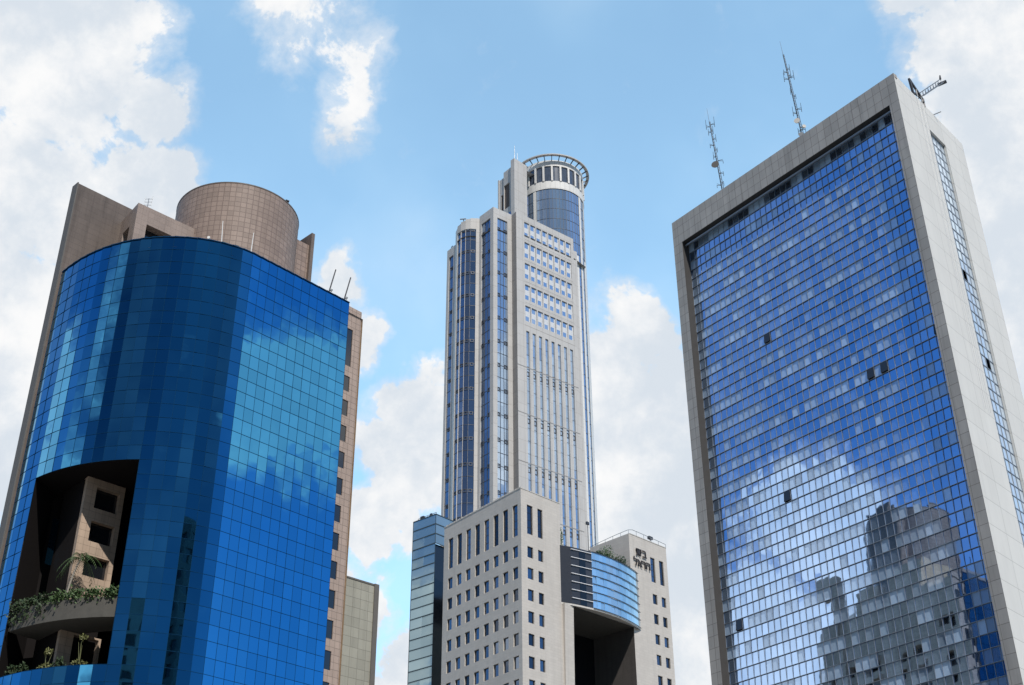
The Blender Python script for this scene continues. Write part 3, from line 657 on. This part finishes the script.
# railing on the wing roof
e = empty('roof_railing', sR(27, 0, 87.8), 'thin curved metal railing along the roof of the stone wing that carries the sign', 'railing')
pts = [sR(25.9, 9 - k * .9, 87.85 + .5 * math.sin(k / 10 * 1.5)) for k in range(11)] + [sR(25.9 + k * .98, -.05, 88.35 + .25 * math.cos(k * .15)) for k in range(1, 11)]
m = MB()
for a, b in zip(pts, pts[1:]): m.tube(a, b, .045)
m.build('rail', M['steel'], e)
for a in pts[::2]:
    m = MB(); m.tube((a.x, a.y, 87.7), a, .045); m.build('post', M['steel'], e)
# dark screen on terrace roof & antennas
g = MB(); g.box(sR, 16.5, 25.5, 9.5, 10.5, 80.5, 86.2); g.build('terrace_screen', M['baydark'], ST)
e = empty('roof_antenna', sR(20, 4, 80.8), 'thin pole with a small head on the terrace behind the curved bay', 'antenna'); m = MB(); m.tube(sR(20, 4, 80.8), sR(20, 4, 89.4), .06); m.build('pole', M['darksteel'], e); m = MB(); m.box(sR, 19.7, 20.3, 3.9, 4.2, 88.8, 89.3); m.build('head', M['darksteel'], e)
q = sR(32.2, .5, 88.0); e = empty('roof_floodlight', q, 'dark floodlight on the roof railing of the stone wing', 'floodlight'); m = MB(); m.tube(q, q + Vector((0, 0, .6)), .06); m.build('stem', M['darksteel'], e); m = MB(); m.box(Fr(q.x, q.y, 45, 1), -.5, .5, -.25, .2, 88.5, 89.0); m.build('lamp_head', M['darksteel'], e)
# terrace shrubs above the bay
for k, (u, d, r_, h_, lab, mt) in enumerate([(18.3, .3, 1.0, 1.0, 'low green shrub on the terrace above the curved bay, left one', 'leafdark'), (20.6, .6, 1.5, 1.9, 'large bushy green shrub standing on the terrace above the curved bay', 'leaf'), (23.4, .3, 1.3, 1.3, 'medium green shrub above the curved bay beside the wing wall', 'leafdark'), (25.2, .6, .7, .6, 'smallest shrub above the right end of the curved bay', 'leafdark'), (10.6, 2.0, .8, 2.6, 'tall thin bushy plant beside the stone corner, left above the bay', 'leaf')]):
    q = sR(u, d, 80.8); e = empty('terrace_shrub', q, lab, 'shrub', 'shrubs on the terrace above the curved bay')
    m = MB(); leaves(m, q + Vector((0, 0, h_ * .85)), (r_, r_, h_ * .9), 520, .34, rnd); m.build('foliage', M[mt], e)
    m = MB()
    for t in range(6): m.tube(q, q + Vector((rnd.uniform(-r_, r_) * .7, rnd.uniform(-.3, .3), h_ * rnd.uniform(.9, 1.7))), .05, .02, 5)
    m.build('stem', M['bark'], e)
# Hebrew sign
e = empty('wall_sign', sR(27.6, -.1, 82), 'dark raised Hebrew lettering in two lines high on the stone wing', 'sign')
def letters(txt, u, z, size, adv):
    for k, ch in enumerate(txt):
        cu = bpy.data.curves.new('letter', 'FONT'); cu.body = ch; cu.size = size; cu.extrude = .07; cu.offset = .008
        to = bpy.data.objects.new('letter', cu); C.objects.link(to); bpy.context.view_layer.update()
        me = bpy.data.meshes.new_from_object(to.evaluated_get(bpy.context.evaluated_depsgraph_get())); C.objects.unlink(to); bpy.data.objects.remove(to)
        o = bpy.data.objects.new('letter', me); me.materials.clear(); me.materials.append(M['sign']); C.objects.link(o); o.parent = e
        p = sR(u, -.2, z) - e.location
        X = sR.D; Z = Vector((0, 0, 1)); Y = Z; nrm = X.cross(Z)
        o.matrix_local = Matrix.Translation(p) @ Matrix((X, Z, nrm)).transposed().to_4x4()
        u += adv[k]
letters('\u05ea\u05d9\u05d1', 27.35, 84.15, 2.1, [1.05, .6, 1.05])
letters('\u05dc\u05d0\u05e8\u05d4', 26.65, 82.2, 2.05, [.98, 1.1, .95, 1.0])

# ------------------------------------------------------------------ MIDDLE BACK: round-topped skyscraper
TW = empty('skyscraper', (0, 325, 0), 'very tall pale skyscraper with blue glass strips and round glazed crown', 'skyscraper')
def seg(P, Q, side):
    a = math.degrees(math.atan2(Q[0] - P[0], Q[1] - P[1])); return Fr(P[0], P[1], a, side), math.hypot(Q[0] - P[0], Q[1] - P[1])
pA = (1.49, 310.78); pC = (19.1, 325.1); pM = (.14, 312.8); pL = (-5.27, 308.72); pL2 = (-9.5, 313.7)
bay = [(-9.5, 313.7), (-10.5, 313.35), (-12.2, 313.1), (-13.7, 313.4), (-15.1, 314.3), (-16.2, 315.8), (-16.8, 317.8)]
pE = (-19.44, 321.23)
gl = MB(); gd = MB(); stn = MB(); dk = MB(); whp = MB()
VENT = [236.5 - 7.75 * k for k in range(1, 15)]
vents = []
def strip(fr, u0, u1, z0, z1, mat, d=.35, ncol=2):
    n_ = max(1, int((z1 - z0) / 3.87))
    for j in range(n_):
        a = z0 + (z1 - z0) * j / n_; b = z0 + (z1 - z0) * (j + 1) / n_
        for i in range(ncol):
            x0 = u0 + (u1 - u0) * i / ncol; x1 = u0 + (u1 - u0) * (i + 1) / ncol; q = rnd.gauss(0, .01); s = rnd.randint(0, 60)
            mat.face([fr(x0, d, a), fr(x1, d, a), fr(x1, d + q, b), fr(x0, d + q, b)], [(s + .1, j + .1), (s + .9, j + .1), (s + .9, j + .9), (s + .1, j + .9)])
mull = MB()
def vstrip(fr, u0, u1, z0, z1, mat, vz, vu=None, ncol=2, w=1.1):
    sm_ = MB(); strip(fr, u0, u1, z0, z1, sm_, ncol=ncol); sm_.build('glass_strip', M['twglass' if mat is gl else 'twglass2'], TW)
    for z in [z1 - 3.87 * k for k in range(1, int((z1 - z0) / 3.87))]: mull.box(fr, u0, u1, .27, .345, z - .06, z + .06)
    for i in range(1, ncol): x = u0 + (u1 - u0) * i / ncol; mull.box(fr, x - .05, x + .05, .25, .345, z0, z1)
    for z in vz:
        for i in (vu if vu is not None else range(ncol)):
            x = u0 + (u1 - u0) * (i + .5) / ncol; vents.append((fr, x - w / 2, x + w / 2, z - w, z))
# main right face
fR, wR = seg(pA, pC, 1)
c0 = 3.15; pit = 2.36
rowz = [(227.3, 232.7), (219.8, 225.3), (212.4, 217.8), (205.0, 210.2), (197.7, 202.9)]
HM = [(c0 + pit * k, c0 + pit * k + 1.95, a, b) for k in range(8) for a, b in rowz]
HS = [(c0 + pit * k + .2, c0 + pit * k + 1.35, 60, 194.4 - (.0 if k < 4 else 0)) for k in range(8)]
stn.wall(fR, 0, wR, 0, 235, HM + HS, .35)
for h in HM:
    a, b, c, d_ = h; m = MB()
    for (q0, q1) in ((c, d_),): m.face([fR(a, .33, q0), fR(b - .45, .33, q0), fR(b - .45, .33, q1), fR(a, .33, q1)], [(.1, .1), (.9, .1), (.9, .9), (.1, .9)])
    wdw = m.build('window', M['twglass'], TW)
    m = MB(); m.face([fR(a, .32, c + 1.75), fR(b, .32, c + 1.75), fR(b, .32, c + 3.55), fR(a, .32, c + 3.55)]); m.face([fR(b - .45, .3, c), fR(b, .3, c), fR(b, .3, d_), fR(b - .45, .3, d_)]); m.build('white_panel', M['twpane'], wdw)
for h in HS:
    a, b, c, d_ = h; sm_ = MB(); strip(fR, a, b, c, d_, sm_, .32, 1); sm_.build('glass_strip', M['twglass'], TW)
    for z in [d_ - 3.87 * k for k in range(1, 34)]: mull.box(fR, a, b, .27, .315, z - .05, z + .05)
    for z in (181.2, 166.4, 151.6, 136.8): vents.append((fR, a + .1, b - .1, z - 1.5, z))
for z in (182.3, 167.5, 152.7, 137.9): dk.box(fR, 0, wR, -.04, -.003, z - .12, z + .12)
for z in (196.2, 204.0, 211.3, 218.8, 226.3): dk.box(fR, 2.9, 22, -.02, -.002, z - .03, z + .03)
# left return of the main face (dark), narrow right-facing face, left-facing face
fMA, wMA = seg(pA, pM, -1); dk.wall(fMA, 0, wMA, 0, 235)
fLM, wLM = seg(pL, pM, 1); stn.wall(fLM, 0, wLM, 0, 235.3, [(1.5, 5.2, 20, 232)], .4); vstrip(fLM, 1.5, 5.2, 20, 232, gl, VENT, ncol=3, vu=(0, 2))
fLL, wLL = seg(pL, pL2, -1); stn.wall(fLL, 0, wLL, 0, 235.3, [(1.4, 5.6, 20, 232)], .4); vstrip(fLL, 1.4, 5.6, 20, 232, gd, VENT, ncol=3, vu=(0, 2))
# curved bay: grey pillar, blue, white edge
for i in range(6):
    P, Q = bay[i], bay[i + 1]; f_, w_ = seg(P, Q, -1)
    zt = 234.6 - .15 * i ** 1.6
    if i == 0: stn.wall(f_, 0, w_, 0, zt); continue
    if i <= 4:
        stn.wall(f_, 0, w_, 0, zt, [(0.001, w_ - .001, 20, 230.5)], .3); vstrip(f_, 0, w_, 20, 230.5, gd, [z + 2 for z in VENT], ncol=1, w=.95)
    else: whp.wall(f_, 0, w_, 0, zt)
f_, w_ = seg(bay[-1], pE, -1); stn.wall(f_, 0, w_, 0, 228, [(1.0, 3.3, 20, 225)], .3); vstrip(f_, 1.0, 3.3, 20, 225, gd, VENT, ncol=1, w=.9)
# body closing walls and roof
bk = [pE, (-12, 345), (16, 352)]
for P, Q in zip(bk, bk[1:]): dk.ribbon([P, Q], 0, 228)
rp = [pA, pC, (23, 330), (16, 352), (-12, 345), pE] + bay[::-1] + [pL, pM]
rm = MB(); rm.face([(x, y, 227.9) for x, y in rp]); rm.build('roof', M['roof'], TW)
# parapet backs
for P, Q in ((pA, pC), (pL, pM), (pL, pL2)):
    f2, w2 = seg(P, Q, 1 if Q in (pC, pM) else -1); stn.wall(f2, 0, w2, 227.9, 235, (), .1, d=.5); stn.face([f2(0, 0, 235.0), f2(w2, 0, 235.0), f2(w2, .5, 235.0), f2(0, .5, 235.0)])
# pillar right of the main face and the round shaft behind it
fP, wP = Fr(19.1, 325.1, 50.9, 1), 1.7; stn.box(fP, 0, wP, .35, 3.0, 0, 231)
cx, cy, CR = 13.2, 335.7, 10.26
def circ(r, n=64, a0=0, a1=360): return [(cx + r * math.sin(R(a0 + (a1 - a0) * k / n)), cy + r * math.cos(R(a0 + (a1 - a0) * k / n))) for k in range(n + 1)]
sh_ = MB(); ring = circ(CR, 60)
for i in range(60):
    a, b = ring[i], ring[i + 1]
    for j in range(66):
        z1 = 254.9 - j * 3.87; z0 = z1 - 3.87
        if z0 < 0: break
        q = rnd.gauss(0, .008)
        sh_.face([(*a, z0), (*b, z0), (b[0], b[1] + q, z1), (a[0], a[1] + q, z1)], [(i + .1, -j + .1), (i + .9, -j + .1), (i + .9, -j + .9), (i + .1, -j + .9)])
sh_.build('round_shaft', M['twglass'], TW)
for i in range(0, 60): q = circ(CR + .03, 60)[i]; mull.bar((*q, 60), (*q, 254.9), .09, .09)
for j in range(40):
    z = 254.9 - j * 3.87; rr_ = circ(CR + .03, 60)
    for i in range(60): mull.bar((*rr_[i], z), (*rr_[i + 1], z), .08, .10)
# white vertical strips on the shaft
rr_ = circ(CR + .12, 60)
for i in (17, 20, 35): 
    whp.ribbon([rr_[i], rr_[i + 1]], 40, 254.9)
for i in (16, 18, 22): whp.ribbon([rr_[i], rr_[i + 1]], 40, 231)
# vents around shaft
for j in range(15):
    z = 247.5 - 7.75 * j
    for i in list(range(14, 42, 1)):
        if j > 1: continue
        a, b = ring[i], ring[i + 1]; f_, w_ = seg(a, b, 1); vents.append((f_, .1, .95, z - 1.1, z, -.55))
# crown
def band(r, z0, z1, mat, name, par=TW):
    m = MB(); m.ribbon(circ(r, 72), z0, z1, smooth=False); rr2 = circ(r, 72)
    rin = circ(CR - .4, 72)
    for z in (z0, z1):
        for i in range(72): m.face([(*rr2[i], z), (*rr2[i + 1], z), (*rin[i + 1], z), (*rin[i], z)])
    return m.build(name, M[mat], par)
band(CR + .22, 254.9, 257.9, 'twwhite', 'white_band'); band(CR + .22, 264.0, 266.3, 'twwhite', 'white_band')
band(CR - .1, 257.9, 264.0, 'crownglass', 'crown_windows')
m = MB(); rr3 = circ(CR + .18, 24)
for i in range(24): f_, w_ = seg(rr3[i], rr3[i + 1], 1); m.box(f_, -.3, .3, -.05, .3, 257.9, 264.0)
m.build('crown_piers', M['twwhite'], TW)
m = MB(); m.face([(x, y, 266.2) for x, y in circ(CR, 72)[:-1]]); m.build('crown_roof', M['roof'], TW)
m = MB(); ri, ro = circ(CR + 1.35, 72), circ(CR + 2.3, 72)
for i in range(72):
    for z in (267.0, 267.35): m.face([(*ri[i], z), (*ri[i + 1], z), (*ro[i + 1], z), (*ro[i], z)])
    m.face([(*ro[i], 267.0), (*ro[i + 1], 267.0), (*ro[i + 1], 267.35), (*ro[i], 267.35)]); m.face([(*ri[i], 267.0), (*ri[i + 1], 267.0), (*ri[i + 1], 267.35), (*ri[i], 267.35)])
m.build('canopy_ring', M['twstone'], TW)
for k in range(30):
    a = k * 12; m = MB(); p0 = Vector((cx + (CR) * math.sin(R(a)), cy + CR * math.cos(R(a)), 266.1)); p1 = Vector((cx + (CR + 2.0) * math.sin(R(a)), cy + (CR + 2.0) * math.cos(R(a)), 267.1)); m.bar(p0, p1, .22, .35); m.build('canopy_strut', M['vent'], TW)
# block and fin at the left of the crown
K = (1.12, 321.0); kR = Fr(*K, 46, 1); kL = Fr(*K, -38.8, -1)
cb_ = MB(); cb_.box(kR, 0, 5.6, 0, 1.6, 228, 263.8)
hb = [(1.2, 2.4, 249, 258.5), (3.2, 6.0, 247, 256.5), (6.9, 8.0, 246, 254)]
cb_.wall(kL, .8, 6.2, 228, 262.0, hb[:2], .4, d=.6); cb_.wall(kL, 6.2, 9.2, 228, 260.5, [(6.9, 8.0, 246, 254)], .4, d=1.0); cb_.box(kL, 8.8, 9.3, .7, 1.6, 228, 260.8)
cb_.face([kL(.8, .6, 262), kL(6.2, .6, 262), kL(6.2, 9, 262), kL(.8, 9, 262)]); cb_.face([kL(6.2, 1, 260.5), kL(9.2, 1, 260.5), kL(9.2, 9, 260.5), kL(6.2, 9, 260.5)])
cb_.build('crown_block', M['twstone'], TW)
for h in hb:
    m = MB(); d_ = .95 if h[0] < 6 else 1.35; m.face([kL(h[0], d_, h[2]), kL(h[1], d_, h[2]), kL(h[1], d_, h[3]), kL(h[0], d_, h[3])]); m.build('louvre', plain('brown_louvre', (.10, .075, .06), .7), TW)
for z in (236.5, 242.0):
    m = MB(); m.face([kL(1.4, .58, z), kL(4.6, .58, z), kL(4.6, .58, z + 2.6), kL(1.4, .58, z + 2.6)], [(.1, .1), (.9, .1), (.9, .9), (.1, .9)]); m.build('window', M['twglass2'], TW)
stn.build('stone_wall', M['twstone'], TW); dk.build('grey_wall', M['twdark'], TW); whp.build('white_piers', M['twwhite'], TW); mull.build('mullions', M['vent'], TW)
# vent windows: nearest hundred as parts
vm_ = MB(); cnt = 0
vents.sort(key=lambda v: -v[4])
for v in vents:
    f_, a, b, c, d_ = v[:5]; off = v[5] if len(v) > 5 else 0; dd = .3 + off
    m = MB() if cnt < 98 else vm_; t = .16
    m.box(f_, a, a + t, dd - .12, dd, c, d_); m.box(f_, b - t, b, dd - .12, dd, c, d_); m.box(f_, a + t, b - t, dd - .12, dd, c, c + t); m.box(f_, a + t, b - t, dd - .12, dd, d_ - t, d_)
    if cnt < 98: m.build('vent_window', M['vent'], TW)
    cnt += 1
vo = vm_.build('vent_windows', M['vent'], TW); vo['kind'] = 'stuff'
e = empty('roof_antenna', kR(1, .8, 263.8), 'thin whip aerials on the fin beside the round crown of the skyscraper', 'antenna'); m = MB(); m.tube(kR(1, .8, 263.8), kR(1, .8, 270), .12, .05); m.tube(kR(2.2, .8, 263.8), kR(2.2, .8, 267.5), .1, .05); m.build('aerials', M['steel'], e)
q = Vector((-14.2, 314.6, 233.6)); e = empty('roof_floodlight', q, 'tiny fitting sticking out over the curved corner of the skyscraper roof', 'floodlight'); m = MB(); m.tube(q, q + Vector((-.2, -.3, 1.4)), .12); m.build('stem', M['darksteel'], e); m = MB(); m.bar(q + Vector((-1.2, -.4, 1.2)), q + Vector((.6, -.2, 1.5)), .3, .2); m.build('lamp_head', M['darksteel'], e)

# ------------------------------------------------------------------ RIGHT: mirror facade tower
HZ = 100.0; RA = (42.08, 106.24)
rFf = Fr(*RA, -38.05, -1); rS = Fr(*RA, 42.5, 1); FWD = 34.9; SWD = 17.6
RT = empty('office_tower', (*RA, 0), 'grey framed office tower with a huge blue mirror glass facade and a white side wall', 'office building')
ox0, ox1, oz1 = 1.25, 33.4, 96.25
g = MB(); g.wall(rFf, 0, FWD, 0, HZ, [(ox0, ox1, 3, oz1)], 0)
g.box(rFf, 0, FWD, .02, .6, HZ - .5, HZ)
g.build('frame', M['granite'], RT)
# reveals of the opening
g = MB(); dp = 1.15
g.face([rFf(ox0, .004, oz1), rFf(ox1, .004, oz1), rFf(ox1, dp + .3, oz1), rFf(ox0, dp + .3, oz1)]); g.face([rFf(ox1, .004, 3), rFf(ox1, dp + .3, 3), rFf(ox1, dp + .3, oz1), rFf(ox1, .004, oz1)]); g.face([rFf(ox0, .004, 3), rFf(ox0, dp + .3, 3), rFf(ox0, dp + .3, oz1), rFf(ox0, .004, oz1)])
g.build('reveal', M['rdark'], RT)
# rail hidden in the soffit
g = MB(); g.box(rFf, ox0 + .05, ox1 - .05, .45, .6, oz1 - .5, oz1 - .32)
g.build('cradle_rail', M['rmull'], RT)
# panes, each leaning back a little
NC = 38; PW = (ox1 - ox0) / NC; PH = 1.3; NRW = 68; LEAN = math.tan(R(3.2)) * PH
rnd = random.Random(21)
g = MB(); OPEN = {}
def colrow(u, z): return int((u - ox0) / PW), int((oz1 - .2 - z) / PH)
open_list = [(8.31, 67.28), (9.93, 67.44), (22.94, 77.06), (23.05, 57.88), (31.57, 45.83), (2.0, 67.78)]
opens = [colrow(*q) for q in open_list]
for j in range(NRW):
    z1 = oz1 - .02 - j * PH; z0 = z1 - PH
    for i in range(NC):
        if (i, j) in opens: continue
        a = ox0 + i * PW; b = a + PW; tx = rnd.gauss(0, .0011); tz = rnd.gauss(0, .0014)
        P = [(a, dp - tx - tz, z0), (b, dp + tx - tz, z0), (b, dp + tx + tz + LEAN, z1), (a, dp - tx + tz + LEAN, z1)]
        g.face([rFf(*p_) for p_ in P], [(i + .01, 200 - j + .01), (i + .99, 200 - j + .01), (i + .99, 200 - j + .99), (i + .01, 200 - j + .99)])
g.build('mirror_glass', M['rglass'], RT)
g = MB()
for i in range(NC + 1): a = ox0 + i * PW; g.box(rFf, a - .017, a + .017, dp - .04, dp + .01, 3, oz1 - .02)
for j in range(NRW + 1): z = oz1 - .02 - j * PH; g.box(rFf, ox0, ox1, dp - .042, dp + .04, z - .022, z + .022)
g.build('mullions', M['rmull'], RT)
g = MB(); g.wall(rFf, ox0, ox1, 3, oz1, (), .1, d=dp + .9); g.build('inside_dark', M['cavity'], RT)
for (i, j) in opens:
    z1 = oz1 - .02 - j * PH; a = ox0 + i * PW; m = MB(); z0 = z1 - PH
    # sash swung outwards about its top edge
    o_ = .16; m.bar(rFf(a + .03, dp - .02, z1 - .03), rFf(a + .03, dp - o_, z0 + .12), .05, .05); m.bar(rFf(a + PW - .03, dp - .02, z1 - .03), rFf(a + PW - .03, dp - o_, z0 + .12), .05, .05); m.bar(rFf(a + .03, dp - o_, z0 + .12), rFf(a + PW - .03, dp - o_, z0 + .12), .05, .05)
    f_ = m.build('open_window', M['frame'], RT)
    m = MB(); m.face([rFf(a + .05, dp - .03, z1 - .05), rFf(a + PW - .05, dp - .03, z1 - .05), rFf(a + PW - .05, dp - o_, z0 + .14), rFf(a + .05, dp - o_, z0 + .14)], [(.1, .1), (.9, .1), (.9, .9), (.1, .9)]); m.build('pane', M['windowdark'], f_)
# white side wall with glazed strip
s0, s1 = 7.15, 10.95; zs1 = 96.4
g = MB(); g.wall(rS, 0.01, SWD - 1.2, 0, HZ, [(s0, s1, 3, zs1)], .35)
arc = [(rS(SWD - 1.2 + 1.2 * math.sin(R(t * 15)), 1.2 - 1.2 * math.cos(R(t * 15)), 0)) for t in range(7)]
g.ribbon([tuple(p_)[:2] for p_ in arc], 0, HZ, smooth=True)
g.ribbon([tuple(arc[-1])[:2], tuple(rFf(FWD, SWD - 1.2, 0))[:2]], 0, HZ); g.ribbon([tuple(rFf(FWD, SWD - 1.2, 0))[:2], tuple(rFf(FWD, 0, 0))[:2]], 0, HZ)
g.build('side_wall', M['whitewall'], RT)
g = MB(); g.face([rFf(0, 0, HZ - .3), rFf(FWD, 0, HZ - .3), rFf(FWD, SWD - 1.2, HZ - .3), arc[-1] + Vector((0, 0, HZ - .3)), arc[0] + Vector((0, 0, HZ - .3))]); g.build('roof', M['roof'], RT)
g = MB(); PS = (s1 - s0) / 4; nS = 71
hole_cells = [(1, 14), (2, 22)]
for j in range(nS):
    z1 = zs1 - j * 1.3
    for i in range(4):
        if (i, j) in hole_cells: continue
        q = rnd.gauss(0, .008); g.face([rS(s0 + i * PS, .3, z1 - 1.3), rS(s0 + (i + 1) * PS, .3, z1 - 1.3), rS(s0 + (i + 1) * PS, .3 + q, z1), rS(s0 + i * PS, .3 + q, z1)], [(i + .1, 99 - j + .1), (i + .9, 99 - j + .1), (i + .9, 99 - j + .9), (i + .1, 99 - j + .9)])
g.build('side_glass', M['stripglass'], RT)
g = MB()
for i in range(5): g.box(rS, s0 + i * PS - .03, s0 + i * PS + .03, .24, .29, 3, zs1)
for j in range(nS + 1): z = zs1 - j * 1.3; g.box(rS, s0, s1, .24, .292, z - .035, z + .035)
g.build('side_mullions', M['rmull'], RT)
g = MB(); g.wall(rS, s0, s1, 3, zs1, (), .1, d=.9); g.build('side_inside', M['cavity'], RT)

# rooftop masts on the right tower
def comm_mast(base, h, label, lean, dishes, whips):
    e = empty('antenna_mast', base, label, 'antenna', 'antenna masts on the mirror tower roof'); b = Vector(base); t = b + Vector((lean[0], lean[1], h))
    m = MB(); r_ = .16
    legs = [Vector((r_ * math.cos(k * 2.094), r_ * math.sin(k * 2.094), 0)) for k in range(3)]
    for q in legs: m.tube(b + q, t + q * .5, .035, .025, 5)
    nseg = int(h / .45)
    for s in range(nseg):
        for k in range(3): m.tube(b.lerp(t, s / nseg) + legs[k] * (1 - .5 * s / nseg), b.lerp(t, (s + 1) / nseg) + legs[(k + 1) % 3] * (1 - .5 * s / nseg), .018, n=4)
    m.build('lattice', M['darksteel'], e)
    m = MB(); m.tube(t - Vector((0, 0, .5)), t + Vector((lean[0] * .2, 0, 2.2)), .03, .015, 5); m.build('whip', M['steel'], e)
    for f, dx, dy, L in whips:
        p = b.lerp(t, f); q = p + Vector((dx, dy, 0)); m = MB(); m.tube(p, q, .035, n=5); m.tube(q + Vector((0, 0, -.4)), q + Vector((0, 0, L)), .035, .022, 5); m.tube(p, q + Vector((0, 0, .25)), .025, n=5); m.build('side_aerial', M['darksteel'], e)
    for f, dx, dy, rd, mt in dishes:
        p = b.lerp(t, f) + Vector((dx, dy, 0)); m = MB(); d_ = Vector((dx * .8 - .1, -.7, .0)).normalized(); m.tube(p, p + d_ * .22, rd * .75, rd, 16); m.build('dish', M[mt], e)
        m = MB(); m.tube(b.lerp(t, f), p, .04, n=5); m.build('bracket', M['darksteel'], e)
    m = MB(); m.box(Fr(b.x, b.y, -38, -1), .3, .9, -.2, .3, HZ, HZ + .5); m.build('equipment_box', M['greyedge'], e)
p = rFf(26.6, .9, HZ); comm_mast(p, 11.8, 'lattice antenna mast with a dark round dish, the left one on the mirror tower roof', (-.75, 0), [(.38, -.32, -.15, .5, 'greyedge'), (.03, .2, 0, .2, 'white')], [(.95, .55, -.1, 1.3), (.92, -.55, 0, 1.2), (.75, .4, 0, .8), (.66, -.5, 0, .3), (.45, .75, 0, .05), (.5, -.35, 0, .9), (.12, -.6, 0, .05), (.15, .3, 0, .3), (.88, .3, .3, .9), (.85, -.35, .2, .7), (.6, .3, 0, .4), (.28, .5, 0, .3)])
p = rFf(13.6, .9, HZ); comm_mast(p, 13.6, 'lattice antenna mast with white dishes at its foot, on the mirror tower roof', (-.85, 0), [(.2, -.28, -.15, .36, 'stonecap'), (.14, .3, -.1, .24, 'stonecap'), (.05, -.2, -.1, .3, 'steel')], [(.72, .6, -.1, 1.1), (.7, -.6, 0, 1.1), (.74, .3, 0, .9), (.35, .6, 0, 1.0), (.3, -.5, 0, 1.1), (.55, -.2, 0, .6), (.82, .35, 0, .8), (.78, -.45, 0, .5), (.5, .3, 0, .3), (.12, .5, 0, .2), (.1, -.4, 0, .5)])
# gondola crane on the side edge
cF = rS; cb0 = cF(6.4, .25, HZ)
e = empty('gondola_crane', cb0, 'small lattice window-cleaning crane reaching out over the white side wall of the mirror tower', 'crane')
m = MB(); m.bar(cF(4.6, .1, HZ + 2.3), cF(4.9, .1, HZ + .1), .22, .3); m.bar(cF(4.7, .1, HZ + 2.2), cF(7.3, .1, HZ + 1.0), .2, .3); m.bar(cF(7.3, .1, HZ + 1.0), cF(7.3, .1, HZ - .2), .25, .3); m.bar(cF(4.9, .1, HZ + .5), cF(7.0, .1, HZ + .9), .14, .2); m.bar(cF(5.9, .1, HZ + 1.5), cF(5.9, .1, HZ + .7), .12, .2); m.build('carriage', M['darksteel'], e)
m = MB(); a0 = cF(6.7, 0, HZ + 1.1); a1 = a0 + Vector((2.9, .5, 2.5)); off = [Vector((0, 0, .42)), Vector((-.25, .3, -.2)), Vector((.25, -.3, -.25))]
for q in off: m.tube(a0 + q, a1 + q, .055, .05, 6)
for s in range(8):
    for k in range(3): m.tube(a0.lerp(a1, s / 8) + off[k], a0.lerp(a1, (s + 1) / 8) + off[(k + 1) % 3], .035, n=5)
m.build('jib', M['steel'], e)
m = MB(); m.tube(a1 + off[0], a1 + off[0] + Vector((.05, 0, .55)), .13, .08, 8); m.tube(a1 + off[1] + Vector((-.05, 0, 0)), a1 + off[2] + Vector((.25, 0, .05)), .2, .2, 8); m.build('pulley', M['darksteel'], e)
q = cF(9.4, .15, HZ); e = empty('roof_bracket', q, 'short thin bracket pointing out from the white side parapet beside the small crane', 'bracket'); m = MB(); m.tube(q, q + Vector((1.0, -.2, .35)), .05); m.build('arm', M['darksteel'], e); m = MB(); m.tube(q + Vector((0, 0, -.1)), q + Vector((0, 0, .15)), .1, .1, 8); m.build('foot', M['darksteel'], e)
e = empty('hoist_cables', cF(5.6, -.25, 60), 'two thin pale hoist cables hanging down the white side wall from the small crane', 'cable')
m = MB()
for u in (5.2, 6.2): m.tube(cF(u, -.2, HZ + .6), cF(u - .3, -.2, 60), .016, n=5)
m.build('cable', M['steel'], e)

# ------------------------------------------------------------------ neighbours across the street (behind the viewer, mirrored in the blue glass)
def neighbour(x, y, wx, wy, h, label, matw, dark=False):
    e = empty('neighbour_tower', (x, y, 0), label, 'building', 'buildings across the street'); m = MB(); gm = MB()
    cs = [(x - wx / 2, y - wy / 2), (x + wx / 2, y - wy / 2), (x + wx / 2, y + wy / 2), (x - wx / 2, y + wy / 2)]
    for i in range(4):
        f_, w_ = seg(cs[i], cs[(i + 1) % 4], 1); n_ = max(1, int(w_ / 3)); hs = []
        for k in range(n_):
            for z in range(int(h / 3.4) - 1): hs.append(((k + .25) * w_ / n_, (k + .8) * w_ / n_, 3 + z * 3.4, 5 + z * 3.4))
        m.wall(f_, 0, w_, 0, h, hs, -.3 if False else .3); gm.wall(f_, .1, w_ - .1, 0, h - .3, (), .1, d=.28)
    m.face([(a, b, h) for a, b in cs]); m.build('wall', M[matw], e); gm.build('glazing', M['windowdark'], e)
neighbour(57, -6, 9, 9, 96, 'slim dark tower across the street, mirrored as a black column', 'greyedge')
neighbour(42, -40, 13, 12, 82, 'dark mid-rise block across the street beside the slim tower', 'greyedge')
neighbour(-19, -58, 8, 10, 88, 'brown block of flats across the street behind the viewer', 'brown')
neighbour(-34, -60, 14, 14, 48, 'pale block of flats across the street behind the viewer', 'stone')
neighbour(90, -60, 26, 18, 66, 'wide grey block far across the street to the right', 'greytile')
